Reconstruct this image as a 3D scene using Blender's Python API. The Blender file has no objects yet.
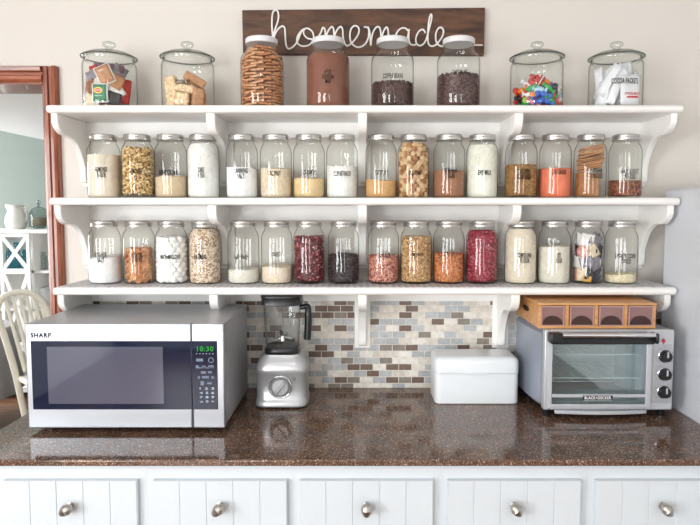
import bpy, bmesh, math, random
import numpy as np
from mathutils import Vector, Matrix, Euler
PI = math.pi
random.seed(7)
C = bpy.context.scene.collection
sc = bpy.context.scene

# ------------------------------------------------------------------ camera numbers
F = 600.0; PITCH = math.radians(4.0); EYE = 1.606; WALL_D = 2.28
CX = 360.0; CY = 208 + F*math.tan(PITCH)
def at(px, py, D):
    """world point seen at a photograph pixel, D metres in front of the camera"""
    u = (px-CX)/F; v = (CY-py)/F
    dd = math.cos(PITCH) + v*math.sin(PITCH)
    dz = -math.sin(PITCH) + v*math.cos(PITCH)
    t = D/dd
    return Vector((u*t, D-WALL_D, EYE+dz*t))
def X(px, py, D): return at(px, py, D).x
def Z(py, D): return at(CX, py, D).z
def Dat(py, z): return (z-EYE)/(Z(py, 1.0)-EYE)      # distance at which height z is seen at row py

# ------------------------------------------------------------------ materials
def lin(c):
    out = []
    for v in c[:3]:
        v = v/255.0
        out.append(v/12.92 if v <= .04045 else ((v+.055)/1.055)**2.4)
    return (out[0], out[1], out[2], 1)
MATS = {}
def newmat(name):
    m = bpy.data.materials.new(name); m.use_nodes = True
    nt = m.node_tree; nt.nodes.clear()
    o = nt.nodes.new('ShaderNodeOutputMaterial')
    MATS[name] = m
    return m, nt, o
def N(nt, typ, **kw):
    n = nt.nodes.new(typ)
    for k, v in kw.items():
        if k.startswith('i_'):
            n.inputs[k[2:].replace('_', ' ')].default_value = v
        else:
            setattr(n, k, v)
    return n
def ramp(nt, stops, interp='LINEAR'):
    r = nt.nodes.new('ShaderNodeValToRGB'); r.color_ramp.interpolation = interp
    e = r.color_ramp.elements
    e[0].position = stops[0][0]; e[0].color = stops[0][1]
    e[1].position = stops[1][0]; e[1].color = stops[1][1]
    for p, c in stops[2:]:
        k = e.new(p); k.color = c
    return r
def plain(name, col, rough=.5, metal=0.0, bump=0, bscale=40, coat=0.0, vary=0.0, vscale=6, stretch=(1,1,1), spec=.5, sub=0.0, trans=0.0, alpha=1.0):
    m, nt, o = newmat(name)
    b = N(nt, 'ShaderNodeBsdfPrincipled')
    b.inputs['Base Color'].default_value = lin(col)
    b.inputs['Roughness'].default_value = rough
    b.inputs['Metallic'].default_value = metal
    b.inputs['Coat Weight'].default_value = coat
    b.inputs['Specular IOR Level'].default_value = spec
    b.inputs['Alpha'].default_value = alpha
    nt.links.new(b.outputs[0], o.inputs[0])
    tc = N(nt, 'ShaderNodeTexCoord'); mp = N(nt, 'ShaderNodeMapping')
    mp.inputs['Scale'].default_value = stretch
    nt.links.new(tc.outputs['Object'], mp.inputs[0])
    nz = N(nt, 'ShaderNodeTexNoise'); nz.inputs['Scale'].default_value = vscale; nz.inputs['Detail'].default_value = 4
    nt.links.new(mp.outputs[0], nz.inputs[0])
    if vary:
        c = np.array(col, float)
        lo = tuple(np.clip(c*(1-vary), 0, 255)); hi = tuple(np.clip(c*(1+vary), 0, 255))
        r = ramp(nt, [(.3, lin(lo)), (.7, lin(hi))])
        nt.links.new(nz.outputs[0], r.inputs[0]); nt.links.new(r.outputs[0], b.inputs['Base Color'])
    if bump:
        n2 = N(nt, 'ShaderNodeTexNoise'); n2.inputs['Scale'].default_value = bscale
        nt.links.new(mp.outputs[0], n2.inputs[0])
        bp = N(nt, 'ShaderNodeBump'); bp.inputs['Strength'].default_value = bump; bp.inputs['Distance'].default_value = .002
        nt.links.new(n2.outputs[0], bp.inputs['Height']); nt.links.new(bp.outputs[0], b.inputs['Normal'])
    return m
def emit(name, col, s):
    m, nt, o = newmat(name)
    e = N(nt, 'ShaderNodeEmission'); e.inputs[0].default_value = lin(col); e.inputs[1].default_value = s
    nt.links.new(e.outputs[0], o.inputs[0]); return m
def island(name, cols, rough=.45, bump=.0, spec=.5):
    """grains: each separate grain gets a colour of its own"""
    m, nt, o = newmat(name)
    b = N(nt, 'ShaderNodeBsdfPrincipled'); b.inputs['Roughness'].default_value = rough
    b.inputs['Specular IOR Level'].default_value = spec
    g = N(nt, 'ShaderNodeNewGeometry')
    n = len(cols)
    r = ramp(nt, [(i/n, lin(c)) for i, c in enumerate(cols)], 'CONSTANT')
    nt.links.new(g.outputs['Random Per Island'], r.inputs[0]); nt.links.new(r.outputs[0], b.inputs['Base Color'])
    nt.links.new(b.outputs[0], o.inputs[0]); return m
def grainy(name, cols, scale=260, rough=.8, bump=.6):
    """fine grain texture: voronoi cells"""
    m, nt, o = newmat(name)
    b = N(nt, 'ShaderNodeBsdfPrincipled'); b.inputs['Roughness'].default_value = rough
    b.inputs['Specular IOR Level'].default_value = .2
    tc = N(nt, 'ShaderNodeTexCoord')
    v = N(nt, 'ShaderNodeTexVoronoi'); v.inputs['Scale'].default_value = scale
    nt.links.new(tc.outputs['Object'], v.inputs['Vector'])
    sp = N(nt, 'ShaderNodeSeparateColor'); nt.links.new(v.outputs['Color'], sp.inputs[0])
    n = len(cols)
    r = ramp(nt, [(i/n, lin(c)) for i, c in enumerate(cols)], 'CONSTANT')
    nt.links.new(sp.outputs[0], r.inputs[0]); nt.links.new(r.outputs[0], b.inputs['Base Color'])
    bp = N(nt, 'ShaderNodeBump'); bp.inputs['Strength'].default_value = bump; bp.inputs['Distance'].default_value = .002
    bp.invert = True
    nt.links.new(v.outputs['Distance'], bp.inputs['Height']); nt.links.new(bp.outputs[0], b.inputs['Normal'])
    nt.links.new(b.outputs[0], o.inputs[0]); return m
def glass(name, tint=(253,254,253), edge=(84,92,84), bump=.3, bscale=18, rough=.02, base=.045):
    """clear thin-walled glass: see-through, mirror-like at grazing angles, denser towards its rim"""
    m, nt, o = newmat(name)
    lw = N(nt, 'ShaderNodeLayerWeight'); lw.inputs['Blend'].default_value = .5
    r = ramp(nt, [(0, lin(tint)), (.62, lin(tint)), (.98, lin(edge))])
    nt.links.new(lw.outputs['Facing'], r.inputs[0])
    tr = N(nt, 'ShaderNodeBsdfTransparent'); nt.links.new(r.outputs[0], tr.inputs[0])
    gl = N(nt, 'ShaderNodeBsdfGlossy'); gl.inputs['Roughness'].default_value = rough
    p = N(nt, 'ShaderNodeMath', operation='POWER'); p.inputs[1].default_value = 4
    nt.links.new(lw.outputs['Facing'], p.inputs[0])
    ma = N(nt, 'ShaderNodeMath', operation='MULTIPLY_ADD'); ma.inputs[1].default_value = .75; ma.inputs[2].default_value = base
    nt.links.new(p.outputs[0], ma.inputs[0])
    mx = N(nt, 'ShaderNodeMixShader')
    nt.links.new(ma.outputs[0], mx.inputs[0]); nt.links.new(tr.outputs[0], mx.inputs[1]); nt.links.new(gl.outputs[0], mx.inputs[2])
    if bump:
        tc = N(nt, 'ShaderNodeTexCoord'); nz = N(nt, 'ShaderNodeTexNoise'); nz.inputs['Scale'].default_value = bscale
        nz.inputs['Detail'].default_value = 1
        nt.links.new(tc.outputs['Object'], nz.inputs[0])
        bp = N(nt, 'ShaderNodeBump'); bp.inputs['Strength'].default_value = bump; bp.inputs['Distance'].default_value = .006
        nt.links.new(nz.outputs[0], bp.inputs['Height']); nt.links.new(bp.outputs[0], gl.inputs['Normal'])
    nt.links.new(mx.outputs[0], o.inputs[0]); return m

M_wall = plain('wall_paint', (217,212,205), .75, bump=.08, bscale=120)
M_white_wall = plain('white_paint', (236,236,234), .8)
M_teal = plain('grey_green_paint', (126,136,130), .8)
M_ceiling = plain('ceiling_paint', (240,240,238), .9)
M_shelf = plain('white_gloss_paint', (246,245,242), .35, bump=.05, bscale=60)
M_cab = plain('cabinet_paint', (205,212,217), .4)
M_glass = glass('jar_glass')
M_glass2 = glass('canister_glass', tint=(252,253,252), edge=(120,128,122), bump=.12)
M_rim = glass('thick_glass_rim', tint=(246,249,247), edge=(60,66,62), bump=.1, base=.12)
M_lidrim = glass('green_grey_glass_rim', tint=(176,184,178), edge=(40,46,42), bump=.1, base=.12)
M_silver = plain('tin_lid', (196,194,190), .28, .9)
M_ink = plain('black_vinyl', (14,13,13), .8, spec=.1)
M_whitelid = plain('white_plastic_lid', (222,223,225), .45)
M_steel = plain('brushed_steel', (184,188,194), .34, .8, bump=.04, bscale=60, stretch=(1,1,30))
M_steel_dark = plain('grey_steel_side', (186,187,190), .42, .6)
M_black = plain('black_plastic', (22,23,26), .3)
M_navyglass = plain('dark_door_glass', (8,24,50), .04, coat=.1)
M_nickel = plain('brushed_nickel', (184,178,172), .3, 1.0)
M_chrome = plain('chrome', (215,216,218), .12, 1.0)
M_whitemetal = plain('white_enamel', (238,240,241), .25, coat=.3)
M_fridge = plain('white_appliance_enamel', (216,220,226), .3, bump=.1, bscale=250)
M_cream = plain('cream_painted_wood', (244,239,224), .45)
M_bread = plain('bread_box_enamel', (228,234,238), .28, coat=.3)
M_cloth = plain('grey_fabric', (176,170,174), .9, bump=.3, bscale=200)
M_signtext = plain('white_string_paint', (236,236,232), .6)

def wood(name, c1, c2, scale=3, stretch=(1, 8, 8), rough=.4, coat=.0):
    m, nt, o = newmat(name)
    b = N(nt, 'ShaderNodeBsdfPrincipled'); b.inputs['Roughness'].default_value = rough; b.inputs['Coat Weight'].default_value = coat
    tc = N(nt, 'ShaderNodeTexCoord'); mp = N(nt, 'ShaderNodeMapping'); mp.inputs['Scale'].default_value = stretch
    nt.links.new(tc.outputs['Object'], mp.inputs[0])
    nz = N(nt, 'ShaderNodeTexNoise'); nz.inputs['Scale'].default_value = scale; nz.inputs['Detail'].default_value = 8; nz.inputs['Distortion'].default_value = 1.2
    nt.links.new(mp.outputs[0], nz.inputs[0])
    r = ramp(nt, [(.32, lin(c1)), (.68, lin(c2))]); nt.links.new(nz.outputs[0], r.inputs[0]); nt.links.new(r.outputs[0], b.inputs['Base Color'])
    bp = N(nt, 'ShaderNodeBump'); bp.inputs['Strength'].default_value = .15; bp.inputs['Distance'].default_value = .002
    nt.links.new(nz.outputs[0], bp.inputs['Height']); nt.links.new(bp.outputs[0], b.inputs['Normal'])
    nt.links.new(b.outputs[0], o.inputs[0]); return m
M_sign = wood('walnut_board', (52,32,21), (106,72,50), 3, (2, 8, 9), .55)
M_casing = wood('red_oak_varnish', (104,48,30), (164,92,60), 3, (14, 14, 1.2), .35, .3)
M_casing_h = wood('red_oak_varnish_head', (104,48,30), (164,92,60), 3, (1.2, 14, 14), .35, .3)
M_bamboo = wood('bamboo', (188,132,78), (216,164,108), 4, (1, 10, 10), .4)
M_floorwood = wood('wood_floor', (88,60,44), (134,98,74), 3, (1, 6, 1), .35)

# granite countertop
m, nt, o = newmat('brown_quartz')
b = N(nt, 'ShaderNodeBsdfPrincipled'); b.inputs['Roughness'].default_value = .09; b.inputs['Specular IOR Level'].default_value = .6
tc = N(nt, 'ShaderNodeTexCoord')
v1 = N(nt, 'ShaderNodeTexVoronoi'); v1.inputs['Scale'].default_value = 360; nt.links.new(tc.outputs['Object'], v1.inputs['Vector'])
s1 = N(nt, 'ShaderNodeSeparateColor'); nt.links.new(v1.outputs['Color'], s1.inputs[0])
r1 = ramp(nt, [(0, lin((70,50,40))), (.25, lin((100,75,61))), (.55, lin((124,97,80))), (.8, lin((84,62,51))), (.9, lin((146,120,102))), (.965, lin((186,170,154)))], 'CONSTANT')
nt.links.new(s1.outputs[0], r1.inputs[0])
nz = N(nt, 'ShaderNodeTexNoise'); nz.inputs['Scale'].default_value = 14; nt.links.new(tc.outputs['Object'], nz.inputs[0])
r2 = ramp(nt, [(.3, (.75,.75,.75,1)), (.7, (1.15,1.12,1.1,1))]); nt.links.new(nz.outputs[0], r2.inputs[0])
mx = N(nt, 'ShaderNodeMix', data_type='RGBA', blend_type='MULTIPLY'); mx.inputs[0].default_value = 1
nt.links.new(r1.outputs[0], mx.inputs[6]); nt.links.new(r2.outputs[0], mx.inputs[7])
nt.links.new(mx.outputs[2], b.inputs['Base Color']); nt.links.new(b.outputs[0], o.inputs[0])
M_granite = m

# mosaic tiles
m, nt, o = newmat('mosaic_tile')
b = N(nt, 'ShaderNodeBsdfPrincipled'); b.inputs['Roughness'].default_value = .22
tc = N(nt, 'ShaderNodeTexCoord'); sx = N(nt, 'ShaderNodeSeparateXYZ'); cb = N(nt, 'ShaderNodeCombineXYZ')
nt.links.new(tc.outputs['Object'], sx.inputs[0]); nt.links.new(sx.outputs[0], cb.inputs[0]); nt.links.new(sx.outputs[2], cb.inputs[1])
bk = N(nt, 'ShaderNodeTexBrick'); bk.offset = .5; bk.inputs['Scale'].default_value = 1
bk.inputs['Color1'].default_value = (0,0,0,1); bk.inputs['Color2'].default_value = (1,1,1,1); bk.inputs['Mortar'].default_value = (0,0,0,1)
bk.inputs['Mortar Size'].default_value = .0014; bk.inputs['Mortar Smooth'].default_value = .1
bk.inputs['Brick Width'].default_value = .0496; bk.inputs['Row Height'].default_value = .0252
nt.links.new(cb.outputs[0], bk.inputs['Vector'])
rr = ramp(nt, [(0, lin((118,100,90))), (.17, lin((222,216,206))), (.33, lin((176,180,182))), (.48, lin((230,226,218))), (.62, lin((140,132,124))), (.73, lin((214,208,196))), (.86, lin((186,190,192)))], 'CONSTANT')
nt.links.new(bk.outputs['Color'], rr.inputs[0])
mx = N(nt, 'ShaderNodeMix', data_type='RGBA'); nt.links.new(bk.outputs['Fac'], mx.inputs[0]); nt.links.new(rr.outputs[0], mx.inputs[6])
mx.inputs[7].default_value = lin((226,220,210))
nz = N(nt, 'ShaderNodeTexNoise'); nz.inputs['Scale'].default_value = 60; nt.links.new(tc.outputs['Object'], nz.inputs[0])
r3 = ramp(nt, [(.3, (.85,.85,.85,1)), (.7, (1.08,1.08,1.08,1))]); nt.links.new(nz.outputs[0], r3.inputs[0])
m2 = N(nt, 'ShaderNodeMix', data_type='RGBA', blend_type='MULTIPLY'); m2.inputs[0].default_value = 1
nt.links.new(mx.outputs[2], m2.inputs[6]); nt.links.new(r3.outputs[0], m2.inputs[7]); nt.links.new(m2.outputs[2], b.inputs['Base Color'])
bp = N(nt, 'ShaderNodeBump'); bp.invert = True; bp.inputs['Strength'].default_value = .6; bp.inputs['Distance'].default_value = .002
nt.links.new(bk.outputs['Fac'], bp.inputs['Height']); nt.links.new(bp.outputs[0], b.inputs['Normal'])
nt.links.new(b.outputs[0], o.inputs[0])
M_tile = m

# shelf liner: grey and white lace pattern
m, nt, o = newmat('liner_lace')
b = N(nt, 'ShaderNodeBsdfPrincipled'); b.inputs['Roughness'].default_value = .6
tc = N(nt, 'ShaderNodeTexCoord')
v = N(nt, 'ShaderNodeTexVoronoi'); v.inputs['Scale'].default_value = 45; v.inputs['Randomness'].default_value = .35
nt.links.new(tc.outputs['Object'], v.inputs['Vector'])
r = ramp(nt, [(.25, lin((168,168,172))), (.4, lin((214,214,216)))]); nt.links.new(v.outputs['Distance'], r.inputs[0])
nt.links.new(r.outputs[0], b.inputs['Base Color']); nt.links.new(b.outputs[0], o.inputs[0])
M_liner = m

# ------------------------------------------------------------------ mesh helpers
def obj(name, bm, mat, parent=None, smooth=False, bevel=0, bseg=2):
    me = bpy.data.meshes.new(name)
    if isinstance(bm, bmesh.types.BMesh):
        bmesh.ops.recalc_face_normals(bm, faces=bm.faces)
        bm.to_mesh(me); bm.free()
    else:
        me.from_pydata([tuple(v) for v in bm[0]], [], [tuple(f) for f in bm[1]]); me.update()
    me.materials.append(mat)
    o = bpy.data.objects.new(name, me); C.objects.link(o)
    if smooth:
        for p in me.polygons: p.use_smooth = True
        if smooth != 'all':
            try:
                me.set_sharp_from_angle(angle=math.radians(40))
            except Exception: pass
    if bevel:
        md = o.modifiers.new('bevel', 'BEVEL'); md.width = bevel; md.segments = bseg; md.limit_method = 'ANGLE'
        for p in me.polygons: p.use_smooth = True
        md.harden_normals = False
        try: me.set_sharp_from_angle(angle=math.radians(75))
        except Exception: pass
    if parent: o.parent = parent
    return o
def tag(o, label, cat, group=None, kind=None):
    o['label'] = label; o['category'] = cat
    if group: o['group'] = group
    if kind: o['kind'] = kind
    return o
def thing(name, label, cat, loc, rot=0, group=None):
    o = bpy.data.objects.new(name, None); C.objects.link(o)
    o.empty_display_size = .05
    o.location = loc; o.rotation_euler = (0, 0, rot)
    return tag(o, label, cat, group)
def struct(name, bm, mat, **k):
    o = obj(name, bm, mat, **k); o['kind'] = 'structure'; return o
def copy_tree(o, parent=None):
    c = o.copy(); C.objects.link(c); c.parent = parent
    for ch in list(o.children): copy_tree(ch, c)
    return c
def B(): return bmesh.new()
def box(bm, x0, x1, y0, y1, z0, z1, mat=None):
    vs = [bm.verts.new(p) for p in ((x0,y0,z0),(x1,y0,z0),(x1,y1,z0),(x0,y1,z0),(x0,y0,z1),(x1,y0,z1),(x1,y1,z1),(x0,y1,z1))]
    if mat is not None:
        for v in vs: v.co = mat @ v.co
    for f in ((0,3,2,1),(4,5,6,7),(0,1,5,4),(1,2,6,5),(2,3,7,6),(3,0,4,7)):
        bm.faces.new([vs[i] for i in f])
    return bm
def rbox(bm, cx, cz, w, h, r, y0, y1, n=5):
    """rounded rectangle in the XZ plane, extruded from y0 to y1"""
    pts = []
    for sx, sz, a0 in ((1,1,0),(-1,1,90),(-1,-1,180),(1,-1,270)):
        for i in range(n+1):
            a = math.radians(a0+90*i/n)
            pts.append((cx+sx*(w/2-r)+r*math.cos(a), cz+sz*(h/2-r)+r*math.sin(a)))
    return prism(bm, [(p[0], p[1]) for p in pts], 'Y', y0, y1)
def prism(bm, pts, axis, a, b):
    def mk(p, t):
        if axis == 'X': return (t, p[0], p[1])
        if axis == 'Y': return (p[0], t, p[1])
        return (p[0], p[1], t)
    va = [bm.verts.new(mk(p, a)) for p in pts]; vb = [bm.verts.new(mk(p, b)) for p in pts]
    n = len(pts)
    bm.faces.new(va); bm.faces.new(vb[::-1])
    for i in range(n): bm.faces.new((va[i], vb[i], vb[(i+1)%n], va[(i+1)%n]))
    return bm
def lathe(bm, prof, seg=32, mat=None, cap0=True, cap1=True, rfun=None):
    rings = []
    for r, z in prof:
        ring = []
        for i in range(seg):
            a = 2*PI*i/seg
            rr = r*(rfun(a, z) if rfun else 1)
            p = Vector((rr*math.cos(a), rr*math.sin(a), z))
            ring.append(bm.verts.new(mat @ p if mat is not None else p))
        rings.append(ring)
    for k in range(len(rings)-1):
        for i in range(seg):
            j = (i+1) % seg
            bm.faces.new((rings[k][i], rings[k][j], rings[k+1][j], rings[k+1][i]))
    if cap0: bm.faces.new(rings[0][::-1])
    if cap1: bm.faces.new(rings[-1])
    return bm
def tube(bm, pts, r, seg=8, cap=True):
    pts = [Vector(p) for p in pts]; n = len(pts); rings = []
    rad = r if isinstance(r, (list, tuple)) else [r]*n
    up = Vector((0, 0, 1)); prev = None
    for i, p in enumerate(pts):
        t = (pts[min(i+1, n-1)]-pts[max(i-1, 0)]).normalized()
        if prev is None:
            a = t.cross(up)
            if a.length < 1e-3: a = t.cross(Vector((0, 1, 0)))
            a.normalize()
        else:
            a = prev - t*prev.dot(t); a.normalize()
        prev = a; bb = t.cross(a)
        rings.append([bm.verts.new(p+(a*math.cos(2*PI*k/seg)+bb*math.sin(2*PI*k/seg))*rad[i]) for k in range(seg)])
    for k in range(n-1):
        for i in range(seg):
            j = (i+1) % seg
            bm.faces.new((rings[k][i], rings[k][j], rings[k+1][j], rings[k+1][i]))
    if cap: bm.faces.new(rings[0][::-1]); bm.faces.new(rings[-1])
    return bm
def spline(pts, n=6):
    pts = [Vector(p) for p in pts]; out = []
    for i in range(len(pts)-1):
        p0 = pts[max(i-1, 0)]; p1 = pts[i]; p2 = pts[i+1]; p3 = pts[min(i+2, len(pts)-1)]
        for k in range(n):
            t = k/n
            out.append(.5*((2*p1)+(-p0+p2)*t+(2*p0-5*p1+4*p2-p3)*t*t+(-p0+3*p1-3*p2+p3)*t**3))
    out.append(pts[-1]); return out
def text_geo(s, w=None, h=None, depth=0.0):
    """text as (verts, faces) centred on 0,0 and scaled to w x h"""
    cu = bpy.data.curves.new('t', 'FONT'); cu.body = s; cu.align_x = 'CENTER'; cu.size = 1; cu.resolution_u = 3
    cu.extrude = depth; cu.space_line = .82; cu.offset = .03; cu.space_character = 1.18
    ob = bpy.data.objects.new('t', cu); C.objects.link(ob)
    bpy.context.view_layer.update()
    dg = bpy.context.evaluated_depsgraph_get()
    me = bpy.data.meshes.new_from_object(ob.evaluated_get(dg))
    vs = [v.co.copy() for v in me.vertices]; fs = [list(p.vertices) for p in me.polygons]
    bpy.data.objects.remove(ob); bpy.data.curves.remove(cu); bpy.data.meshes.remove(me)
    x0 = min(v.x for v in vs); x1 = max(v.x for v in vs); y0 = min(v.y for v in vs); y1 = max(v.y for v in vs)
    sw = w/(x1-x0) if w else None; sh = h/(y1-y0) if h else None
    sw = sw or sh; sh = sh or sw
    return [Vector(((v.x-(x0+x1)/2)*sw, (v.y-(y0+y1)/2)*sh, v.z)) for v in vs], fs
def flat_text(name, s, w, h, cx, y, cz, mat, parent):
    """text facing -Y"""
    vs, fs = text_geo(s, w, h)
    return obj(name, ([(cx+v.x, y, cz+v.y) for v in vs], fs), mat, parent)

# ------------------------------------------------------------------ room shell
CZ = .914                                   # counter top
KX0, KX1, KY0, KH = -2.75, 2.15, -5.4, 2.72
OX0, OX1 = -2.3, X(46.0, 190, WALL_D)+.006         # doorway in the back wall
OZ = Z(83, WALL_D)
WT = .17
bm = B(); box(bm, OX1, KX1, 0, WT, 0, KH); box(bm, KX0, OX0, 0, WT, 0, KH); box(bm, OX0, OX1, 0, WT, OZ, KH)
struct('wall_back', bm, M_wall)
struct('floor', box(B(), KX0-.1, KX1+.1, KY0-.1, WT, -.06, 0), M_floorwood)
struct('ceiling', box(B(), KX0-.1, KX1+.1, KY0-.1, WT, KH, KH+.08), M_ceiling)
# left wall with a window, right wall solid, rear wall with two windows
def wall_with_holes(name, axis, pos, t, a0, a1, holes, h=KH, mat=M_white_wall):
    bm = B()
    edges = sorted(holes)
    cur = a0
    def bx(u0, u1, z0, z1):
        if u1-u0 < 1e-4 or z1-z0 < 1e-4: return
        if axis == 'X': box(bm, u0, u1, pos, pos+t, z0, z1)
        else: box(bm, pos, pos+t, u0, u1, z0, z1)
    for (u0, u1, z0, z1) in edges:
        bx(cur, u0, 0, h); bx(u0, u1, 0, z0); bx(u0, u1, z1, h); cur = u1
    bx(cur, a1, 0, h)
    return struct(name, bm, mat)
WR = [(-2.35, -1.35, .35, 2.2), (.35, 1.15, .5, 2.2)]
WL = [(-3.9, -2.3, .8, 2.3)]
wall_with_holes('wall_rear', 'X', KY0-.12, .12, KX0-.1, KX1+.1, WR)
wall_with_holes('wall_left', 'Y', KX0-.12, .12, KY0, 0, WL)
struct('wall_right', box(B(), KX1, KX1+.12, KY0, WT, 0, KH), M_white_wall)
def window_unit(n, axis, pos, u0, u1, z0, z1, power):
    bm = B()
    def bx(a, b, c, d, t0=-.03, t1=.03):
        if axis == 'X': box(bm, a, b, pos+t0, pos+t1, c, d)
        else: box(bm, pos+t0, pos+t1, a, b, c, d)
    w = .05
    bx(u0, u0+w, z0, z1); bx(u1-w, u1, z0, z1); bx(u0+w, u1-w, z0, z0+w); bx(u0+w, u1-w, z1-w, z1)
    zm = (z0+z1)/2; um = (u0+u1)/2
    bx(u0+w, u1-w, zm-.025, zm+.025, -.02, .02)
    bx(um-.012, um+.012, z0+w, zm-.025, -.015, .015); bx(um-.012, um+.012, zm+.025, z1-w, -.015, .015)
    f = struct('window_%d' % n, bm, M_white_wall)
    L = bpy.data.lights.new('daylight', 'AREA'); L.shape = 'RECTANGLE'; L.size = u1-u0; L.size_y = z1-z0
    L.energy = power; L.color = (.97, .985, 1.0)
    o = bpy.data.objects.new('window_daylight', L); C.objects.link(o)
    if axis == 'X':
        o.location = ((u0+u1)/2, pos-.05, (z0+z1)/2); o.rotation_euler = (PI/2, 0, 0)
        if pos > -1: o.rotation_euler = (-PI/2, 0, 0)
        if pos < -1: o.rotation_euler = (-PI/2, 0, PI)   # faces +Y
    else:
        o.location = (pos-.05, (u0+u1)/2, (z0+z1)/2); o.rotation_euler = (PI/2, 0, -PI/2)  # faces +X
    return o
PW = 1.0
window_unit(1, 'X', KY0-.06, *WR[0], 215*PW)
window_unit(2, 'X', KY0-.06, *WR[1], 45*PW)
window_unit(3, 'Y', KX0-.06, *WL[0], 250*PW)

# lamp added on the kitchen ceiling as fill light, unseen above the frame
def added_ceiling_lamp(x, y, z, power, label):
    t = thing('added_ceiling_lamp', label, 'added lamp', (x, y, z-.09))
    obj('lamp_base', lathe(B(), [(.19, .07), (.19, .09)], 32), M_whitemetal, t, True)
    obj('lamp_shade', lathe(B(), [(.02, .0), (.1, .012), (.15, .035), (.17, .068)], 32), emit('fill_lamp_glow', (255,250,240), 6), t, True)
    L = bpy.data.lights.new('added_ceiling_lamp_light', 'AREA'); L.shape = 'DISK'; L.size = .34; L.energy = power; L.color = (1, .97, .93)
    o = bpy.data.objects.new('added_ceiling_lamp_light', L); C.objects.link(o); o.location = (x, y, z-.1)
added_ceiling_lamp(-.2, -2.9, KH, 12, 'round white fill lamp added unseen above the middle of the kitchen floor')

# ------------------------------------------------------------------ doorway casing
CW = .058
def casing_profile():
    return [(0, 0), (0, .012), (.010, .020), (.022, .020), (.026, .013), (.036, .013), (.041, .024), (CW-.004, .028), (CW, .022), (CW, 0)]
bm = B()
# right leg: profile in XY extruded in Z
prism(bm, [(OX1+u, -d) for u, d in casing_profile()], 'Z', 0, OZ+CW)
struct('trim_1', bm, M_casing)
bm = B(); prism(bm, [(-d, OZ+u) for u, d in casing_profile()], 'X', OX0-CW, OX1+.001)
struct('trim_2', bm, M_casing_h)
bm = B(); prism(bm, [(OX0-u, -d) for u, d in casing_profile()], 'Z', 0, OZ+CW)
struct('trim_3', bm, M_casing)
bm = B(); box(bm, OX1-.006, OX1, -.002, WT+.01, 0, OZ); box(bm, OX0, OX0+.006, -.002, WT+.01, 0, OZ); box(bm, OX0+.006, OX1-.006, -.002, WT+.01, OZ-.006, OZ)
struct('door_1', bm, M_casing_h)

# ------------------------------------------------------------------ dining room beyond the doorway
DY = 5.55 - WALL_D
c0 = at(0, 114, 5.55); c1 = at(44, 136, 5.55)
sl = (c1.z-c0.z)/(c1.x-c0.x)
def cz(x): return min(3.6, max(2.2, c0.z + (x-c0.x)*sl))
DX0, DX1 = -4.6, -1.0
struct('wall_dining_back', prism(B(), [(DX0, 0), (DX1, 0), (DX1, cz(DX1)+.02), (DX0, cz(DX0)+.02)], 'Y', DY, DY+.1), M_teal)
struct('wall_dining_right', box(B(), DX1, DX1+.1, WT, DY, 0, 2.6), M_teal)
xr = c0.x + (2.2-c0.z)/sl
bm = B(); 
pts = [(DX0, cz(DX0)), (xr, 2.2), (DX1+.1, 2.2), (DX1+.1, 2.28), (xr+.02, 2.28), (DX0, cz(DX0)+.08)]
prism(bm, pts, 'Y', WT-.0, DY+.1)
struct('ceiling_dining', bm, M_ceiling)
struct('floor_dining', box(B(), DX0, DX1+.1, WT, DY+.1, -.06, 0), M_floorwood)
WD = [(1.0, 2.7, .7, 2.2)]
wall_with_holes('wall_dining_left', 'Y', DX0-.12, .12, WT, DY, WD, h=3.3, mat=M_teal)
window_unit(4, 'Y', DX0-.06, *WD[0], 300*PW)  # unseen window and its area light, added to brighten the dining room

# hutch
HD = 4.95
hx0 = X(-22, 300, HD); hx1 = X(62, 300, HD); hz = Z(229.5, HD); HY = HD-WALL_D; hd = .38
t = thing('display_hutch', 'white display hutch with X-front door seen through the doorway', 'cabinet', ((hx0+hx1)/2, HY, 0))
def rel(bm, o=t):
    for v in bm.verts: v.co -= o.location
    return bm
bm = B()
box(bm, hx0, hx1, HY-.02, HY+hd, hz-.03, hz); box(bm, hx0+.01, hx0+.04, HY, HY+hd, 0, hz-.03); box(bm, hx1-.04, hx1-.01, HY, HY+hd, 0, hz-.03)
box(bm, hx0+.04, hx1-.04, HY+hd-.015, HY+hd, .1, hz-.03)
xm = X(31, 260, HD); box(bm, xm-.012, xm+.012, HY+.02, HY+hd-.015, .1, hz-.03)
box(bm, hx0+.04, hx1-.04, HY, HY+hd-.015, .06, .1)
obj('frame', rel(bm), M_shelf, t)
for py in (271, 309, 350):
    z = Z(py, HD)
    obj('shelf_board', rel(box(B(), hx0+.04, hx1-.04, HY+.02, HY+hd-.015, z-.02, z)), M_shelf, t)
dx0 = X(1, 260, HD); dx1 = X(31, 260, HD)
bm = B(); zt = hz-.035; zb = Z(345, HD); zm = Z(271, HD)
fw = .026
box(bm, dx0, dx0+fw, HY-.02, HY, zb, zt); box(bm, dx1-fw, dx1, HY-.02, HY, zb, zt); box(bm, dx0+fw, dx1-fw, HY-.02, HY, zt-fw, zt); box(bm, dx0+fw, dx1-fw, HY-.02, HY, zb, zb+fw)
box(bm, dx0+fw, dx1-fw, HY-.02, HY, zm-.02, zm+.02)
def xbars(x0, x1, z0, z1):
    for s in (0, 1):
        a = Vector((x0, 0, z0 if s else z1)); b_ = Vector((x1, 0, z1 if s else z0)); d = (b_-a).normalized(); n_ = Vector((-d.z, 0, d.x))*.014
        pts = [(a+n_), (b_+n_), (b_-n_), (a-n_)]
        prism(bm, [(p.x, p.z) for p in pts], 'Y', HY-.018+.002*s, HY-.004)
xbars(dx0+fw, dx1-fw, zm+.02, zt-fw); xbars(dx0+fw, dx1-fw, zb+fw, zm-.02)
obj('door', rel(bm), M_shelf, t)
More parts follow.
